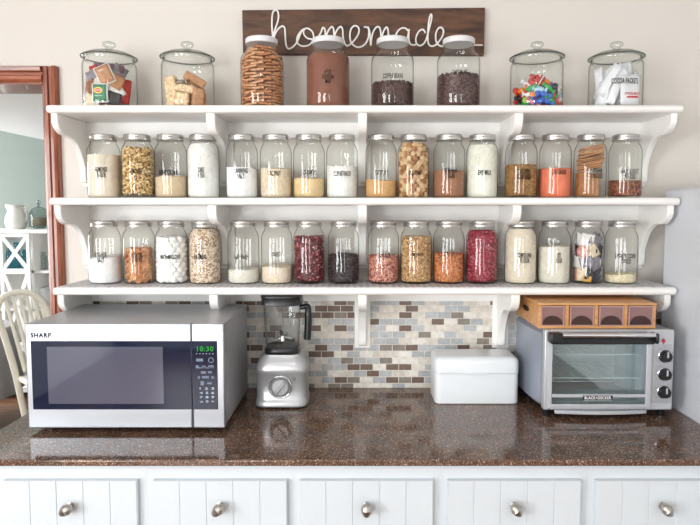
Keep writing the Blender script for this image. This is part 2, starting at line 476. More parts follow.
def lathe_thing(name, label, cat, loc, prof, mat, group=None, seg=28, smooth=True):
    o = obj(name, lathe(B(), prof, seg), mat, None, smooth); o.location = loc
    return tag(o, label, cat, group)
# pitcher on the hutch
pc = at(16.5, 229.5, HD+.12); pc.z = hz+.0008
t = thing('pitcher', 'white ceramic pitcher standing on top of the white hutch', 'pitcher', pc)
k = HD/600*1.02
M_ceram = plain('white_ceramic', (236,234,228), .25)
obj('pitcher_body', lathe(B(), [(7*k, 0), (9.3*k, 2*k), (10.3*k, 7*k), (9.3*k, 13*k), (7.0*k, 18*k), (6.8*k, 21*k), (8*k, 24*k), (7.6*k, 24*k), (6.3*k, 20*k)], 28, cap1=True), M_ceram, t, True)
obj('handle', tube(B(), spline([(7*k, 0, 20*k), (9.6*k, 0, 21*k), (11.3*k, 0, 16*k), (10.8*k, 0, 10*k), (9.5*k, 0, 7*k)]), 1.0*k, 8), M_ceram, t, True)
obj('spout', tube(B(), [(-6*k, 0, 20*k), (-8*k, 0, 23*k), (-10*k, 0, 24.5*k)], [2.6*k, 2*k, .8*k], 8), M_ceram, t, True)
# cake stand with dome
pc = at(39.5, 229.5, HD+.16); pc.z = hz+.0008
t = thing('cake_dome', 'clear glass cake dome with knob beside the white pitcher on the hutch', 'cake dome', pc)
M_dglass = glass('dim_glass', tint=(214,222,220), edge=(90,100,98), bump=0)
obj('plate', lathe(B(), [(5*k, 0), (5*k, 1*k), (9.6*k, 2.5*k), (9.8*k, 3.2*k)], 28), M_dglass, t, True)
obj('dome', lathe(B(), [(9.3*k, 3.4*k), (9.5*k, 12*k), (8.6*k, 17*k), (6*k, 20.5*k), (1.5*k, 22.3*k)], 28, cap0=False), M_dglass, t, True)
obj('knob', lathe(B(), [(1*k, 22.3*k), (.8*k, 24*k), (2*k, 26*k), (1.8*k, 28*k), (.4*k, 29*k)], 16), M_dglass, t, True)
cake = lathe_thing('cake', 'tan round cake under the glass dome on the hutch', 'cake', (pc.x, pc.y, hz+3.5*k), [(6.5*k, 0), (6.9*k, 1*k), (6.9*k, 7*k), (6*k, 8*k)], plain('cake_crust', (186,160,138), .8))
# things in the hutch
zs = Z(271, HD)+.001; zs2 = Z(309, HD)+.001
M_aqua = glass('aqua_glass', tint=(140,208,220), edge=(40,120,140), bump=0)
for px, hh, w in ((10, 22, 3.2), (17.5, 27, 3.4), (25, 20, 3.0)):
    lathe_thing('tumbler', {10: 'short aqua glass tumbler at the left behind the X door of the hutch', 17.5: 'tallest aqua glass bottle in the middle behind the X door of the hutch', 25: 'aqua glass tumbler at the right behind the X door of the hutch'}[px],
        'glass', at(px, 271, HD+.15).xy.to_3d()+Vector((0, 0, zs)), [(w*.8*k, 0), (w*k, 1*k), (w*k, hh*.7*k), (w*.7*k, hh*.85*k), (w*.75*k, hh*k)], M_aqua, 'aqua glassware in the hutch')
for px, hh, w, lab in ((37, 22, 3.0, 'clear glass jar beside the door frame in the open upper cell of the hutch'), (44, 17, 3.4, 'wide clear glass jar at the right of the open upper cell of the hutch')):
    lathe_thing('glass_jar', lab, 'jar', at(px, 271, HD+.15).xy.to_3d()+Vector((0, 0, zs)), [(w*.9*k, 0), (w*k, 1*k), (w*k, hh*.75*k), (w*.7*k, hh*.85*k), (w*.75*k, hh*k)], M_dglass)
p = at(41, 309, HD+.15)
tag(obj('storage_box', box(B(), p.x-.06, p.x+.075, p.y-.08, p.y+.08, zs2, zs2+.16), M_whitemetal, bevel=.006), 'small white box on the lower open shelf of the hutch', 'box')
zs3 = Z(350, HD)+.001
lathe_thing('glass_canister', 'round clear glass canister low in the open side of the hutch', 'jar', at(42, 330, HD+.14).xy.to_3d()+Vector((0, 0, zs3)), [(5.5*k, 0), (7.5*k, 3*k), (7.8*k, 14*k), (5*k, 19*k), (5.5*k, 22*k), (2*k, 24*k), (2*k, 27*k)], M_dglass)

# round dining table with grey cloth
TDp = Dat(411, .25)+.36
tc_ = at(-42, 330, TDp)
t = thing('dining_table', 'round dining table hidden under a grey cloth at the left edge', 'table', (tc_.x, tc_.y, 0))
obj('tabletop', lathe(B(), [(.34, .715), (.34, .739)], 40), M_cream, t, True)
obj('leg', lathe(B(), [(.2, 0), (.2, .03), (.06, .08), (.05, .6), (.12, .7148)], 24), M_cream, t, True)
def fold(a, z): return 1 + .05*math.sin(a*13)*max(0, (.70-z)/.7)
bm = lathe(B(), [(.395, .25), (.40, .27), (.38, .5), (.365, .70), (.352, .735), (.345, .7415), (.2, .7425)], 96, rfun=fold, cap0=False)
o = obj('tablecloth', bm, M_cloth, None, True); o.location = (tc_.x, tc_.y, 0)
tag(o, 'grey tablecloth hanging in folds from the round dining table', 'tablecloth')

# fan-backed chair, turned to the right and leaning away
CHD = 3.72
c_ = at(25, 421, CHD)
t = thing('dining_chair', 'cream painted chair with arched slat back behind the microwave', 'chair', (c_.x, c_.y, 0))
def cp3(px, py, dy=0.0):
    p = at(px, py, CHD); return (p.x-c_.x, dy, max(p.z, .012))
hoop = [cp3(34, 462, -.02), cp3(26, 421), cp3(21, 398), cp3(14, 368), cp3(4, 335), cp3(-3, 313), cp3(0, 299, .02), cp3(12, 293.5, .05), cp3(26, 296, .08), cp3(36, 308, .11), cp3(43, 335, .13), cp3(53, 368, .14), cp3(62, 398, .15), cp3(68, 420, .16), cp3(78, 462, .15)]
obj('back_hoop', tube(B(), spline(hoop, 5), .02, 10), M_cream, t, True)
for i in range(6):
    u = (i+.6)/6.2
    top = cp3(-1+36*u, 296+8*abs(u-.45)**1.5*2, .02+.09*u); lowp = cp3(20+30*u, 372, .01+.13*u)
    mid = tuple((a_+b_)/2 for a_, b_ in zip(top, lowp))
    obj('slat', tube(B(), spline([lowp, mid, top], 4), .011, 8), M_cream, t, True)
zs_ = .44
s0 = cp3(17, 378, 0); s1 = cp3(56, 378, .15)
obj('seat', prism(B(), [(s0[0], -.0), (s1[0]+.02, .13), (s1[0]+.36, -.02), (s0[0]+.32, -.30)], 'Z', s0[2]-.02, s0[2]+.012), M_cream, t, bevel=.01)
for px_, py_ in ((s0[0]+.31, -.27), (s1[0]+.33, -.03)):
    obj('leg', tube(B(), [(px_, py_, s0[2]-.02), (px_+.03, py_-.02, .0)], [.019, .015], 10), M_cream, t, True)

# ------------------------------------------------------------------ counter, splash, cabinets, fridge
FX = 1.092                                         # side of the fridge
cxl = X(0, 434.5, 1.833)
CF = Dat(460, CZ)
cfy = CF-WALL_D
bm = box(B(), cxl, FX-.004, cfy, -.0005, CZ-.0185, CZ)
o = obj('countertop', bm, M_granite, bevel=.004)
tag(o, 'polished brown speckled quartz worktop running under the shelves', 'countertop')
bm = box(B(), X(92, 300, 2.28), FX+.06, -.009, -.0008, CZ+.0005, Z(300.5, 2.27))
o = obj('tile_backsplash', bm, M_tile)
tag(o, 'mosaic backsplash of small grey, brown and cream brick tiles', 'backsplash')
# cabinets
CBD = CF+.022
cby = CBD-WALL_D
kx = [X(v, 508, CBD-.03) for v in (68, 219, 366.5, 515.5, 665)]
dw = X(140.4, 500, CBD-.0165)-X(6.6, 500, CBD-.0165)
bounds = [cxl+.012]+[(kx[i]+kx[i+1])/2 for i in range(4)]+[FX-.01]
zt_ = Z(480.8, CBD-.016); zd = zt_-.155
names = ['leftmost white base cabinet, under the microwave oven, with beadboard drawer', 'white base cabinet with beadboard drawer in front of the blender', 'middle white base cabinet, between the blender and the bread box', 'white base cabinet with beadboard drawer in front of the bread box', 'rightmost white base cabinet with beadboard drawer, before the toaster oven']
def knob_bm():
    bm = B()
    lathe(bm, [(.011, 0), (.011, .002), (.006, .004), (.005, .014), (.007, .018)], 16, Matrix.Rotation(PI/2, 4, 'X'))
    M = Matrix.Translation((0, -.026, 0)) @ Matrix.Rotation(.75, 4, 'Y')
    prof = [(.0015, -.0205), (.007, -.0185), (.0115, -.013), (.0142, -.006), (.015, 0), (.0162, .002), (.0148, .004), (.0138, .008), (.0105, .014), (.006, .018), (.001, .0195)]
    lathe(bm, prof, 18, M)
    return bm
knob0 = None
rots = [.15, .0, -.75, -1.35, -1.45]
for i in range(5):
    t = thing('base_cabinet', names[i], 'cabinet', ((bounds[i]+bounds[i+1])/2, cby, 0), 0, 'white base cabinets under the worktop')
    hw = (bounds[i+1]-bounds[i])/2-.00012
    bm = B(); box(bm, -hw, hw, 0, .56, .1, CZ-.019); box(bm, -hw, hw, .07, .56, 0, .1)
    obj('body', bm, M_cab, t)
    cx = kx[i]-t.location.x
    d = bpy.data.objects.new('drawer', None)
    bm = B(); bw = dw/5
    x0, x1 = cx-dw/2, cx+dw/2
    x0 = max(x0, -hw+.003); x1 = min(x1, hw-.003)
    # board faces with V grooves between
    box(bm, x0, x1, -.0143, -.0005, zd, zt_)
    nb = 5
    for q in range(nb):
        a = cx-dw/2+q*bw+.0012; b2 = cx-dw/2+(q+1)*bw-.0012
        a = max(a, x0+.0005); b2 = min(b2, x1-.0005)
        if b2 <= a: continue
        prism(bm, [(a, -.0142), (b2, -.0142), (b2-.0012, -.0165), (a+.0012, -.0165)], 'Z', zd+.0005, zt_-.0005)
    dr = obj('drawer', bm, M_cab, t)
    kn = obj('knob', knob_bm(), M_nickel, dr, True) if knob0 is None else knob0.copy()
    if knob0 is None: knob0 = kn
    else: C.objects.link(kn); kn.parent = dr
    kn.location = (cx, -.0165, Z(508, CBD-.03)); kn.rotation_euler = (0, rots[i], 0)
# fridge
t = thing('refrigerator', 'white refrigerator whose pale side closes the right end of the worktop', 'refrigerator', (FX+.38, -.5, 0))
fz = Z(189, 2.157)
rf = lambda bm: rel(bm, t)
obj('body', rf(box(B(), FX, FX+.76, -.78, -.123, .02, fz)), M_fridge, t, bevel=.01)
obj('door', rf(box(B(), FX, FX+.76, -.86, -.785, .62, fz)), M_fridge, t, bevel=.012)
obj('door', rf(box(B(), FX, FX+.76, -.86, -.785, .03, .61)), M_fridge, t, bevel=.012)
for z0, z1 in ((.7, 1.2), (.35, .56)):
    obj('handle', rf(tube(B(), [(FX+.07, -.86, z0), (FX+.07, -.9, z0+.02), (FX+.07, -.9, z1-.02), (FX+.07, -.86, z1)], .011, 10)), M_whitemetal, t, True)
for x_ in (FX+.06, FX+.7):
    for y_ in (-.74, -.18):
        obj('foot', rf(lathe(B(), [(.02, 0), (.02, .02)], 12, Matrix.Translation((x_, y_, 0)))), M_black, t)

# ------------------------------------------------------------------ wall shelves
SD = 2.03; SH = [Z(104.5, SD), Z(197.5, SD), Z(288, SD)]
ST = .026
sx0 = [X(45.5, 108, SD), X(49.5, 200, SD), X(52, 291, SD)]
SX0 = X(49, 200, SD)
SX1 = X(680.5, 200, SD)
corb = [(.0, 0), (.213, 0), (.212, .029), (.203, .045), (.187, .0575), (.167, .066), (.150, .0655), (.135, .066), (.115, .070), (.0966, .0757), (.071, .091), (.052, .112), (.0386, .134), (.028, .153), (.0215, .171), (.0215, .20), (.020, .219), (.013, .226), (.004, .227), (0, .226)]
rail_h = .056
slabels = ['white painted wall shelf at the top, carrying canisters and lidded jars below the sign', 'middle white painted wall shelf on curved brackets, carrying a row of jars', 'lowest white painted wall shelf, with patterned liner, above the appliances']
corx = [X(86.2, 180, 2.27), X(226, 180, 2.27), X(362.5, 180, 2.2), X(502.5, 180, 2.27), X(641.5, 180, 2.27)]
for i in range(3):
    z = SH[i]
    t = thing('wall_shelf', slabels[i], 'shelf', ((SX0+SX1)/2, 0, z-ST), 0, 'white shelves on the wall')
    L = (SX1-SX0)/2
    bm = B()
    n = 6; prof = [(-.0008, 0), (-.0008, ST)] + [(-(.25-ST/2) - ST/2*math.cos(a)*1.0, ST/2+ST/2*math.sin(a)) for a in [PI/2 - PI*q/n for q in range(n+1)]]
    prism(bm, prof, 'X', -L, L)
    obj('shelf_board', bm, M_shelf, t, bevel=.003)
    bm = box(B(), corx[0]-t.location.x, corx[4]-t.location.x, -.014, -.0008, -rail_h, -.0003)
    obj('rail', bm, M_shelf, t)
    for j, cx in enumerate(corx):
        th = .011 if j in (0, 4) else .015
        x = cx-t.location.x
        back = obj('bracket', prism(B(), [(-.0145-d*1.03, -zz) for d, zz in corb], 'X', x-th, x+th), M_shelf, t, bevel=.003)
        if j in (1, 2, 3):
            obj('backing_strip', box(B(), x-.03, x+.03, -.0145, -.0143+.0135, -.236, -rail_h-.0002), M_shelf, t)
        else:
            obj('backing_strip', box(B(), min(x-th, x+th), max(x-th, x+th), -.0145, -.0009, -.236, -rail_h-.0002), M_shelf, t)
LN = .0016
o = obj('shelf_liner', box(B(), SX0+.012, SX1-.012, -.236, -.016, SH[2]+.0003, SH[2]+LN), M_liner)
tag(o, 'grey and white patterned liner lying on the lowest shelf', 'shelf liner')

# ------------------------------------------------------------------ sign
SGD = 2.255
tl = at(242, 10, SGD); tr = at(485, 7.5, SGD); br = at(484, 55, SGD); bl = at(243, 54, SGD)
t = thing('wall_sign', 'dark walnut board sign reading homemade in white script on the wall', 'sign', (tl.x, -.001, bl.z))
y1 = tl.y
bm = B(); prism(bm, [(p.x-t.location.x, p.z-t.location.z) for p in (tl, tr, br, bl)], 'Y', y1+.001, 0)
obj('board', bm, M_sign, t, bevel=.002)
S = 5.385
strokes = [
 [(150,222),(168,190),(190,130),(207,75),(205,38),(190,27),(176,45),(172,100),(176,165),(178,190)],
 [(178,190),(195,145),(222,116),(240,122),(244,165),(248,215),(262,236),(290,222),(312,190),(330,145),(350,128),(330,140),(308,175),(312,208),(340,222),(375,214),(396,182),(390,145),(365,126),(345,134),(345,160),(370,182),(410,180),(435,150),(446,122),(458,135),(460,180),(455,205)],
 [(455,205),(470,150),(492,118),(504,130),(506,175),(502,205)],
 [(502,205),(515,150),(538,118),(552,130),(556,180),(570,216),(590,215),(620,185),(640,150),(638,122),(618,112),(598,130),(592,170),(602,208),(635,228),(670,215),(690,180),(694,140),(690,118)],
]
strokes2 = [
 [(20,118),(45,124),(54,160),(58,218),(66,160),(84,124),(104,120),(112,150),(114,205)],
 [(114,205),(124,150),(142,120),(152,140),(154,185),(168,214),(190,205)],
 [(262,140),(240,124),(212,132),(192,165),(192,200),(212,216),(240,205),(258,165),(264,130),(262,180),(272,212),(298,214),(306,208)],
 [(352,150),(338,132),(315,145),(301,180),(306,210),(328,218),(352,195),(372,130),(386,70),(382,50),(372,80),(366,150),(368,205),(386,222),(412,212),(440,175),(450,145),(440,122),(420,128),(408,160),(412,200),(436,222),(480,218),(540,214),(600,216),(660,216)],
]
bm = B()
for grp, ox in ((strokes, 240), (strokes2, 360)):
    for s in grp:
        pts = []
        for (a, b_) in s:
            p = at(ox+a/S, 5+b_/S, SGD-.004); pts.append((p.x-t.location.x, p.y+.001, p.z-t.location.z))
        tube(bm, spline(pts, 5), .0033, 6)
obj('lettering', bm, M_signtext, t, True)

# ------------------------------------------------------------------ jars
JH = .2235; JR = .0565
def interp(tab, z):
    for (z0, r0), (z1, r1) in zip(tab, tab[1:]):
        if z <= z1: return r0+(r1-r0)*(z-z0)/max(1e-9, z1-z0)
    return tab[-1][1]
JP = [(0, .80), (.008, .88), (.022, .955), (.045, .99), (.08, 1), (.70, 1), (.745, .985), (.78, .955), (.81, .91), (.835, .855), (.855, .80), (.87, .775), (.885, .765), (.95, .765)]
GP = [(0, .84), (.01, .92), (.03, .98), (.06, 1), (.66, 1), (.70, .985), (.735, .95), (.765, .89), (.79, .81), (.81, .76), (.84, .71), (.90, .695), (.96, .69)]
def fine(tab, h, R, step=None):
    return [(r*R, z*h) for z, r in tab]
def jar_glass_mesh(tab, h, R, seg=40):
    bm = B(); p = fine(tab, h, R)
    p = [(.01*R, .014*h*.5), (.6*R, .012*h*.5)] + p
    top = p[-1]
    p += [(top[0], top[1]+.012*h), (top[0]*.93, top[1]+.012*h), (top[0]*.93, top[1]-.03*h)]
    lathe(bm, p, seg, cap1=False)
    return bm
def ribs(n, amp): return lambda a, z: 1+amp*math.cos(n*a)
def lid_mesh(r, z0, z1, seg=48):
    bm = B(); e = .003
    lathe(bm, [(r*1.0, z0), (r*1.04, z0+.0015), (r*1.04, z0+.004), (r, z0+.005), (r, (z0+z1)/2), (r*1.015, (z0+z1)/2+.001), (r*1.015, z1-.003), (r*.985, z1), (r*.86, z1), (r*.84, z1-.001)], seg)
    return bm
# embossed oval ornament on the jar face is raised glass
def emboss_mesh(R, h):
    bm = B()
    pts = []
    for i in range(33):
        a = 2*PI*i/32
        u = .62*math.cos(a)*.42 ; v = .5*.17*math.sin(a)*h
        th = -PI/2 + u*.62
        pts.append(((R+.0002)*math.cos(th), (R+.0002)*math.sin(th), .60*h+v))
    tube(bm, pts, .0011, 5, cap=False)
    # scroll strokes in the oval
    for k_, (u0, v0) in enumerate(((-.12, .02), (.0, -.02), (.1, .03))):
        q = []
        for i in range(9):
            a = i/8*1.6*PI+k_
            th = -PI/2+(u0+.05*math.cos(a)); q.append(((R+.0002)*math.cos(th), (R+.0002)*math.sin(th), .60*h+v0*h+.03*h*math.sin(a)))
        tube(bm, q, .0009, 4, cap=False)
    return bm
def curved_text(name, s, w, h, ang, zc, R, parent, mat=M_ink):
    vs, fs = text_geo(s, w, h)
    out = []
    for v in vs:
        th = -PI/2+ang+v.x/R
        out.append(((R+.0008)*math.cos(th), (R+.0008)*math.sin(th), zc+v.y))
    return obj(name, (out, fs), mat, parent)

proto = thing('mason_jar', 'x', 'jar', (0, 0, 0))
obj('glass_body', jar_glass_mesh(JP, JH, JR), M_glass, proto, True)
obj('lid', lid_mesh(JR*.815, JH*.905, JH*1.0), M_silver, proto, True)
obj('embossing', emboss_mesh(JR, JH), M_glass, proto, True)
gproto = thing('gallon_jar', 'x', 'jar', (0, 0, 0))
GH = .240; GR = .0745
obj('glass_body', jar_glass_mesh(GP, GH, GR), M_glass, gproto, True)
bm = B(); lathe(bm, [(GR*.73, GH*.918), (GR*.74, GH*.922), (GR*.745, GH*.985), (GR*.70, GH*1.0), (.004, GH*1.002)], 64, rfun=lambda a, z: 1+.006*math.cos(40*a))
obj('lid', bm, M_whitelid, gproto, True)

# ---- what fills the jars
def fill_profile(tab, R, h, level, gap=.0014, z0=.0035):
    out = []; n = 26
    for i in range(n+1):
        z = z0+(level-z0)*i/n
        out.append((interp(tab, z/h)*R-gap, z))
    return out
def fill_body(tab, R, h, level, shrink=0.0, tilt=0.0, hump=0.0, seg=40, noise=0.0015, z0=.0035):
    """solid body of powder with an uneven top"""
    if level > .66*h: tilt = 0; noise = .0003; shrink += .0008; hump = min(hump, .002)
    bm = B()
    prof = fill_profile(tab, R, h, level, .0014+shrink, z0)
    rings = []
    rt, zt = prof[-1]
    for r, z in prof:
        rings.append([(r*math.cos(2*PI*i/seg), r*math.sin(2*PI*i/seg), z) for i in range(seg)])
    # the last ring follows a wavy line
    ph = random.random()*6
    for k in range(len(rings)):
        f = k/(len(rings)-1)
        for i in range(seg):
            x, y, z = rings[k][i]; a = 2*PI*i/seg
            dz = tilt*math.cos(a-ph)*.5*rt/.06 + noise*(math.sin(3*a+ph)+.6*math.sin(7*a+2*ph)+.4*math.sin(13*a))
            rings[k][i] = (x, y, z+dz*f**8)
    for s in (.8, .55, .3):
        ring = []
        for i in range(seg):
            x, y, z = rings[len(prof)-1][i]
            ring.append((x*s, y*s, z*1.0*1 + hump*(1-s) - (z-zt)*(1-s) + noise*.8*math.sin(5*2*PI*i/seg+s*9)))
        rings.append(ring)
    vr = [[bm.verts.new(p) for p in ring] for ring in rings]
    for k in range(len(vr)-1):
        for i in range(seg):
            j = (i+1) % seg
            bm.faces.new((vr[k][i], vr[k][j], vr[k+1][j], vr[k+1][i]))
    bm.faces.new(vr[0][::-1]); bm.faces.new(vr[-1])
    return bm
def unit_grain(kind):
    bm = B()
    if kind == 'bean': lathe(bm, [(.25, -.95), (.8, -.6), (1, 0), (.8, .6), (.25, .95)], 7)
    elif kind == 'chunk':
        bmesh.ops.create_icosphere(bm, subdivisions=1, radius=1)
        for v in bm.verts: v.co *= random.uniform(.75, 1.15)
    elif kind == 'sliver': lathe(bm, [(.5, -1), (1, -.5), (1, .5), (.5, 1)], 5)
    bm.verts.ensure_lookup_table(); bm.verts.index_update()
    vs = np.array([v.co[:] for v in bm.verts]); fs = [[v.index for v in f.verts] for f in bm.faces]
    bm.free(); return vs, fs
def grains(tab, R, h, level, kind, size, n, seedn, ztop=0.004):
    """a mesh of very many separate grains lying against the glass and over the top"""
    rnd = np.random.default_rng(seedn); rs = random.Random(seedn)
    V = []; Fc = []; base = 0
    var = [unit_grain(kind) for _ in range(3 if kind == 'chunk' else 1)]
    sx, sy, sz = size
    big = max(size)
    ntop = int(n*.22)
    for i in range(n+ntop):
        if i < n:
            z = rs.uniform(big+.0042, level-big*.3); a = rs.uniform(0, 2*PI)
            r = max(.01, interp(tab, z/h)*R-.0016-big*rs.uniform(.62, 1.15)*(1.0))
        else:
            rr = interp(tab, level/h)*R-.0016-big*1.02
            r = rr*math.sqrt(rs.random()); a = rs.uniform(0, 2*PI); z = level-big*.3+rs.uniform(0, ztop)
        # stay inside the glass
        r = min(r, interp(tab, (z+big*.8)/h)*R-.0012-big*.98)
        E = Euler((rs.uniform(0, PI), rs.uniform(0, PI), rs.uniform(0, PI))).to_matrix()
        vs, fs = var[i % len(var)]
        w = (vs*np.array([sx, sy, sz])*rs.uniform(.8, 1.08)) @ np.array(E).T + np.array([r*math.cos(a), r*math.sin(a), z])
        V.append(w)
        for f in fs: Fc.append([q+base for q in f])
        base += len(vs)
    return np.vstack(V), Fc
def join_geo(a, b):
    va, fa = a; vb, fb = b
    n = len(va)
    return list(map(tuple, va))+list(map(tuple, vb)), [list(f) for f in fa]+[[q+n for q in f] for f in fb]
def bm_geo(bm):
    bm.verts.ensure_lookup_table(); bm.verts.index_update()
    g = ([v.co[:] for v in bm.verts], [[v.index for v in f.verts] for f in bm.faces]); bm.free(); return g
seedc = [100]
def powder(name, label, cat, loc, tab, R, h, level, mat, **k):
    o = obj(name, fill_body(tab, R, h, level, **k), mat, None, True)
    o.location = loc; o.rotation_euler = (0, 0, 0); return tag(o, label, cat, None, 'stuff')
def grain_fill(name, label, cat, loc, tab, R, h, level, mat, kind, size, n):
    seedc[0] += 1
    core = bm_geo(fill_body(tab, R, h, level-max(size)*1.2, shrink=max(size)*1.1, noise=.001, z0=.0035+max(size)))
    g = join_geo(grains(tab, R, h, level, kind, size, n, seedc[0]), core)
    o = obj(name, g, mat, None, 'all'); o.location = loc
    return tag(o, label, cat, None, 'stuff')

JD = 2.165
rows = [(SH[1], [104,138,171,203.3,242,276,309,342,381,413.3,449,482,521,555,590,625], 197.3),
        (SH[2]+LN, [105,139,171.7,205,243.5,277,309,343.5,383.5,416,448.7,481.7,520.5,554,587.5,621], 283)]
MID, LOW = 'middle', 'lowest'
# (writing, width px, height px, centre x px, centre y px)
jar_text = [
 [('ALMOND\nFLOUR',11,10.5,101,172), ('ALMONDS',11,4.5,135.5,171.5), ('BREADCRUMBS',18.5,5,168.5,172.5), ('CAKE\nFLOUR',6.5,10.5,201,172.5), ('CANNING\nSALT',13,10.5,240.7,173.3), ('COCONUT',12,4.8,274.3,173.3), ('CORNMEAL',13,5,309.5,172.3), ('CORNSTARCH',16.5,5,342.3,173.5),
  ('COUSCOUS',12.5,5,382,172.3), ('CROUTONS',12,4.6,414.5,173), ('DEMERARA\nSUGAR',12.5,10.5,450.8,173), ('DRY MILK',13.3,5,484.7,172.5), ('GOLDEN\nFLAX SEED',13,10.5,524.5,174), ('GATORADE',13,5,559.5,172), ('GRAHAM\nCRACKERS',11,10.5,597,173), ('HAZELNUT\nPIECES',17,10.2,630,174)],
 [('KOSHER\nSALT',11,10.5,100.8,257.5), ('LENTIL\nCHIPS',11,9.5,137,257.5), ('MARSHMALLOWS',19,4.8,170,257), ('OATMEAL',12.5,5.2,200,256.8), ('OAT BRAN',13.5,5,241,257), ('PANKO',8.5,5,276,254.5), None, None,
  None, ('PEARL BARLEY',12,3,417,254.5), None, None, ('SEMOLINA\nFLOUR',13.5,10.5,525,258), ('SOY\nFLOUR',5.5,10.5,559,258), None, ('SWEET CORN\nDRIED',20,10.2,626,258.7)]]
P = M_ = None
pw = {k: plain('powder_'+k, c, .95, bump=.5, bscale=500, vary=.04, vscale=60, spec=.15) for k, c in
      dict(cream=(232,220,202), tan=(214,190,160), white=(238,238,234), salt=(245,246,248), corn=(226,198,150), milk=(236,236,222), sugar=(158,112,84), coral=(232,128,96), ivory=(228,216,196), dull=(226,222,206), cocoa=(134,88,72)).items()}
gr = dict(
  coconut=grainy('coconut_flakes', [(236,220,196),(226,204,172),(242,232,214),(214,186,150)], 330),
  cous=grainy('couscous_grain', [(214,168,112),(200,150,94),(226,184,132)], 420),
  oats=grainy('rolled_oats', [(214,192,166),(190,158,130),(238,226,210),(160,128,102),(228,210,190)], 190, bump=.9),
  rice=grainy('bran_grain', [(232,228,216),(220,214,198),(240,238,230)], 420),
  panko=grainy('panko_crumbs', [(234,218,196),(224,204,178),(240,228,212)], 300),
  rice2=grainy('corn_grain', [(232,220,186),(220,200,156),(240,232,208)], 260))
is_ = dict(
  flax=island('flax_seed', [(176,130,66),(150,104,50),(200,156,88),(128,88,48)]),
  almond=island('almond_sliver', [(232,202,144),(210,172,108),(242,220,170),(150,108,56)]),
  hazel=island('nut_piece', [(128,72,48),(166,104,74),(96,54,38),(188,134,100)]),
  red=island('dark_red_bean', [(122,34,42),(150,56,60),(90,24,32),(190,128,130),(66,20,26)]),  # the palest red is a highlight painted onto some of the beans
  black=island('black_bean', [(40,30,34),(56,40,42),(30,24,28),(70,48,48)]),
  lent=island('pink_lentil', [(160,82,70),(196,124,104),(124,52,52),(214,160,140)]),
  barley=island('barley_grain', [(214,178,128),(190,146,94),(232,204,164),(150,108,68)]),
  pop=island('popcorn_kernel', [(196,114,60),(176,92,46),(214,144,90),(150,76,42)]),
  crim=island('crimson_bean', [(146,28,48),(170,52,70),(112,18,36),(196,112,122)]),
  coffee=island('coffee_bean', [(64,42,38),(84,56,50),(48,32,30),(102,72,64)]),
  choc=island('chocolate_chip', [(70,46,44),(88,60,56),(54,36,36),(104,76,72)]))
spec = [[
 ('P','almond_flour','cream almond flour filling',154,'cream'), ('G','almond_slivers','golden almond slivers filling',148,'almond','sliver',(.0036,.0036,.0105),900),
 ('P','breadcrumbs','tan breadcrumbs half filling',176,'tan'), ('P','cake_flour','white cake flour filling right to the neck',143,'white'),
 ('P','canning_salt','bright white canning salt heaped in',168,'salt'), ('T','shredded_coconut','beige flaked coconut in',168,'coconut'),
 ('P','cornmeal','pale yellow cornmeal in',178,'corn'), ('P','cornstarch','white cornstarch in',166,'white'),
 ('T','couscous','orange tan couscous in',180,'cous'), None, ('P','demerara_sugar','brown sugar in',170,'sugar'),
 ('P','milk_powder','ivory milk powder filling',144,'milk'), ('G','flax_seeds','golden flax seeds in',165,'flax','bean',(.0021,.0021,.0036),2600),
 ('P','drink_powder','coral pink drink powder in',168,'coral'), None, ('G','hazelnut_pieces','reddish brown nut pieces in',181,'hazel','chunk',(.0040,.0040,.0040),420)],
 [('P','kosher_salt','bright white kosher salt half filling',258,'salt'), None, None, ('T','rolled_oats','speckled rolled oats filling',229,'oats'),
 ('T','oat_bran','off-white oat bran in',270,'rice'), ('T','panko_crumbs','pale pinkish panko crumbs in',267,'panko'),
 ('G','red_beans','mottled dark red beans with painted highlights filling',238,'red','bean',(.0037,.0037,.0060),900), ('G','black_beans','black beans half filling',256,'black','bean',(.0037,.0037,.0056),620),
 ('G','pink_lentils','pinkish brown lentils half filling',257,'lent','bean',(.0030,.0030,.0036),1100), ('G','barley_grains','tan barley grains filling',238,'barley','bean',(.0026,.0026,.0042),2000),
 ('G','popcorn_kernels','orange popcorn kernels half filling',255,'pop','chunk',(.0038,.0038,.0038),800), ('G','crimson_beans','crimson beans filling',232,'crim','bean',(.0033,.0033,.0052),1500),
 ('P','semolina_flour','cream semolina flour filling',226,'ivory'), ('P','soy_flour','dull cream soy flour in',247,'dull'), None,
 ('T','dried_corn','thin layer of cream dried corn in',275,'rice2')]]
jdesc = [[
 'cream almond flour marked ALMOND FLOUR','golden almond slivers','tan crumbs marked BREADCRUMBS','white flour marked CAKE FLOUR','salt marked CANNING SALT','flakes marked COCONUT','yellow meal marked CORNMEAL','white powder marked CORNSTARCH',
 'grain marked COUSCOUS','toasted croutons','brown sugar marked DEMERARA SUGAR','ivory powder marked DRY MILK','golden brown flax seeds','coral pink powder marked GATORADE','stacked graham crackers','brown nut pieces marked HAZELNUT PIECES'],
 ['white salt marked KOSHER SALT','orange chips','white marshmallows','rolled oats marked OATMEAL','off-white bran marked OAT BRAN','crumbs marked PANKO','dark red beans','black beans',
 'pinkish brown lentils','tan barley grains','orange popcorn kernels','crimson beans','cream flour marked SEMOLINA FLOUR','dull cream flour marked SOY FLOUR','tea bags in wrappers','a thin layer of dried corn']]
jar_loc = {}
first = True
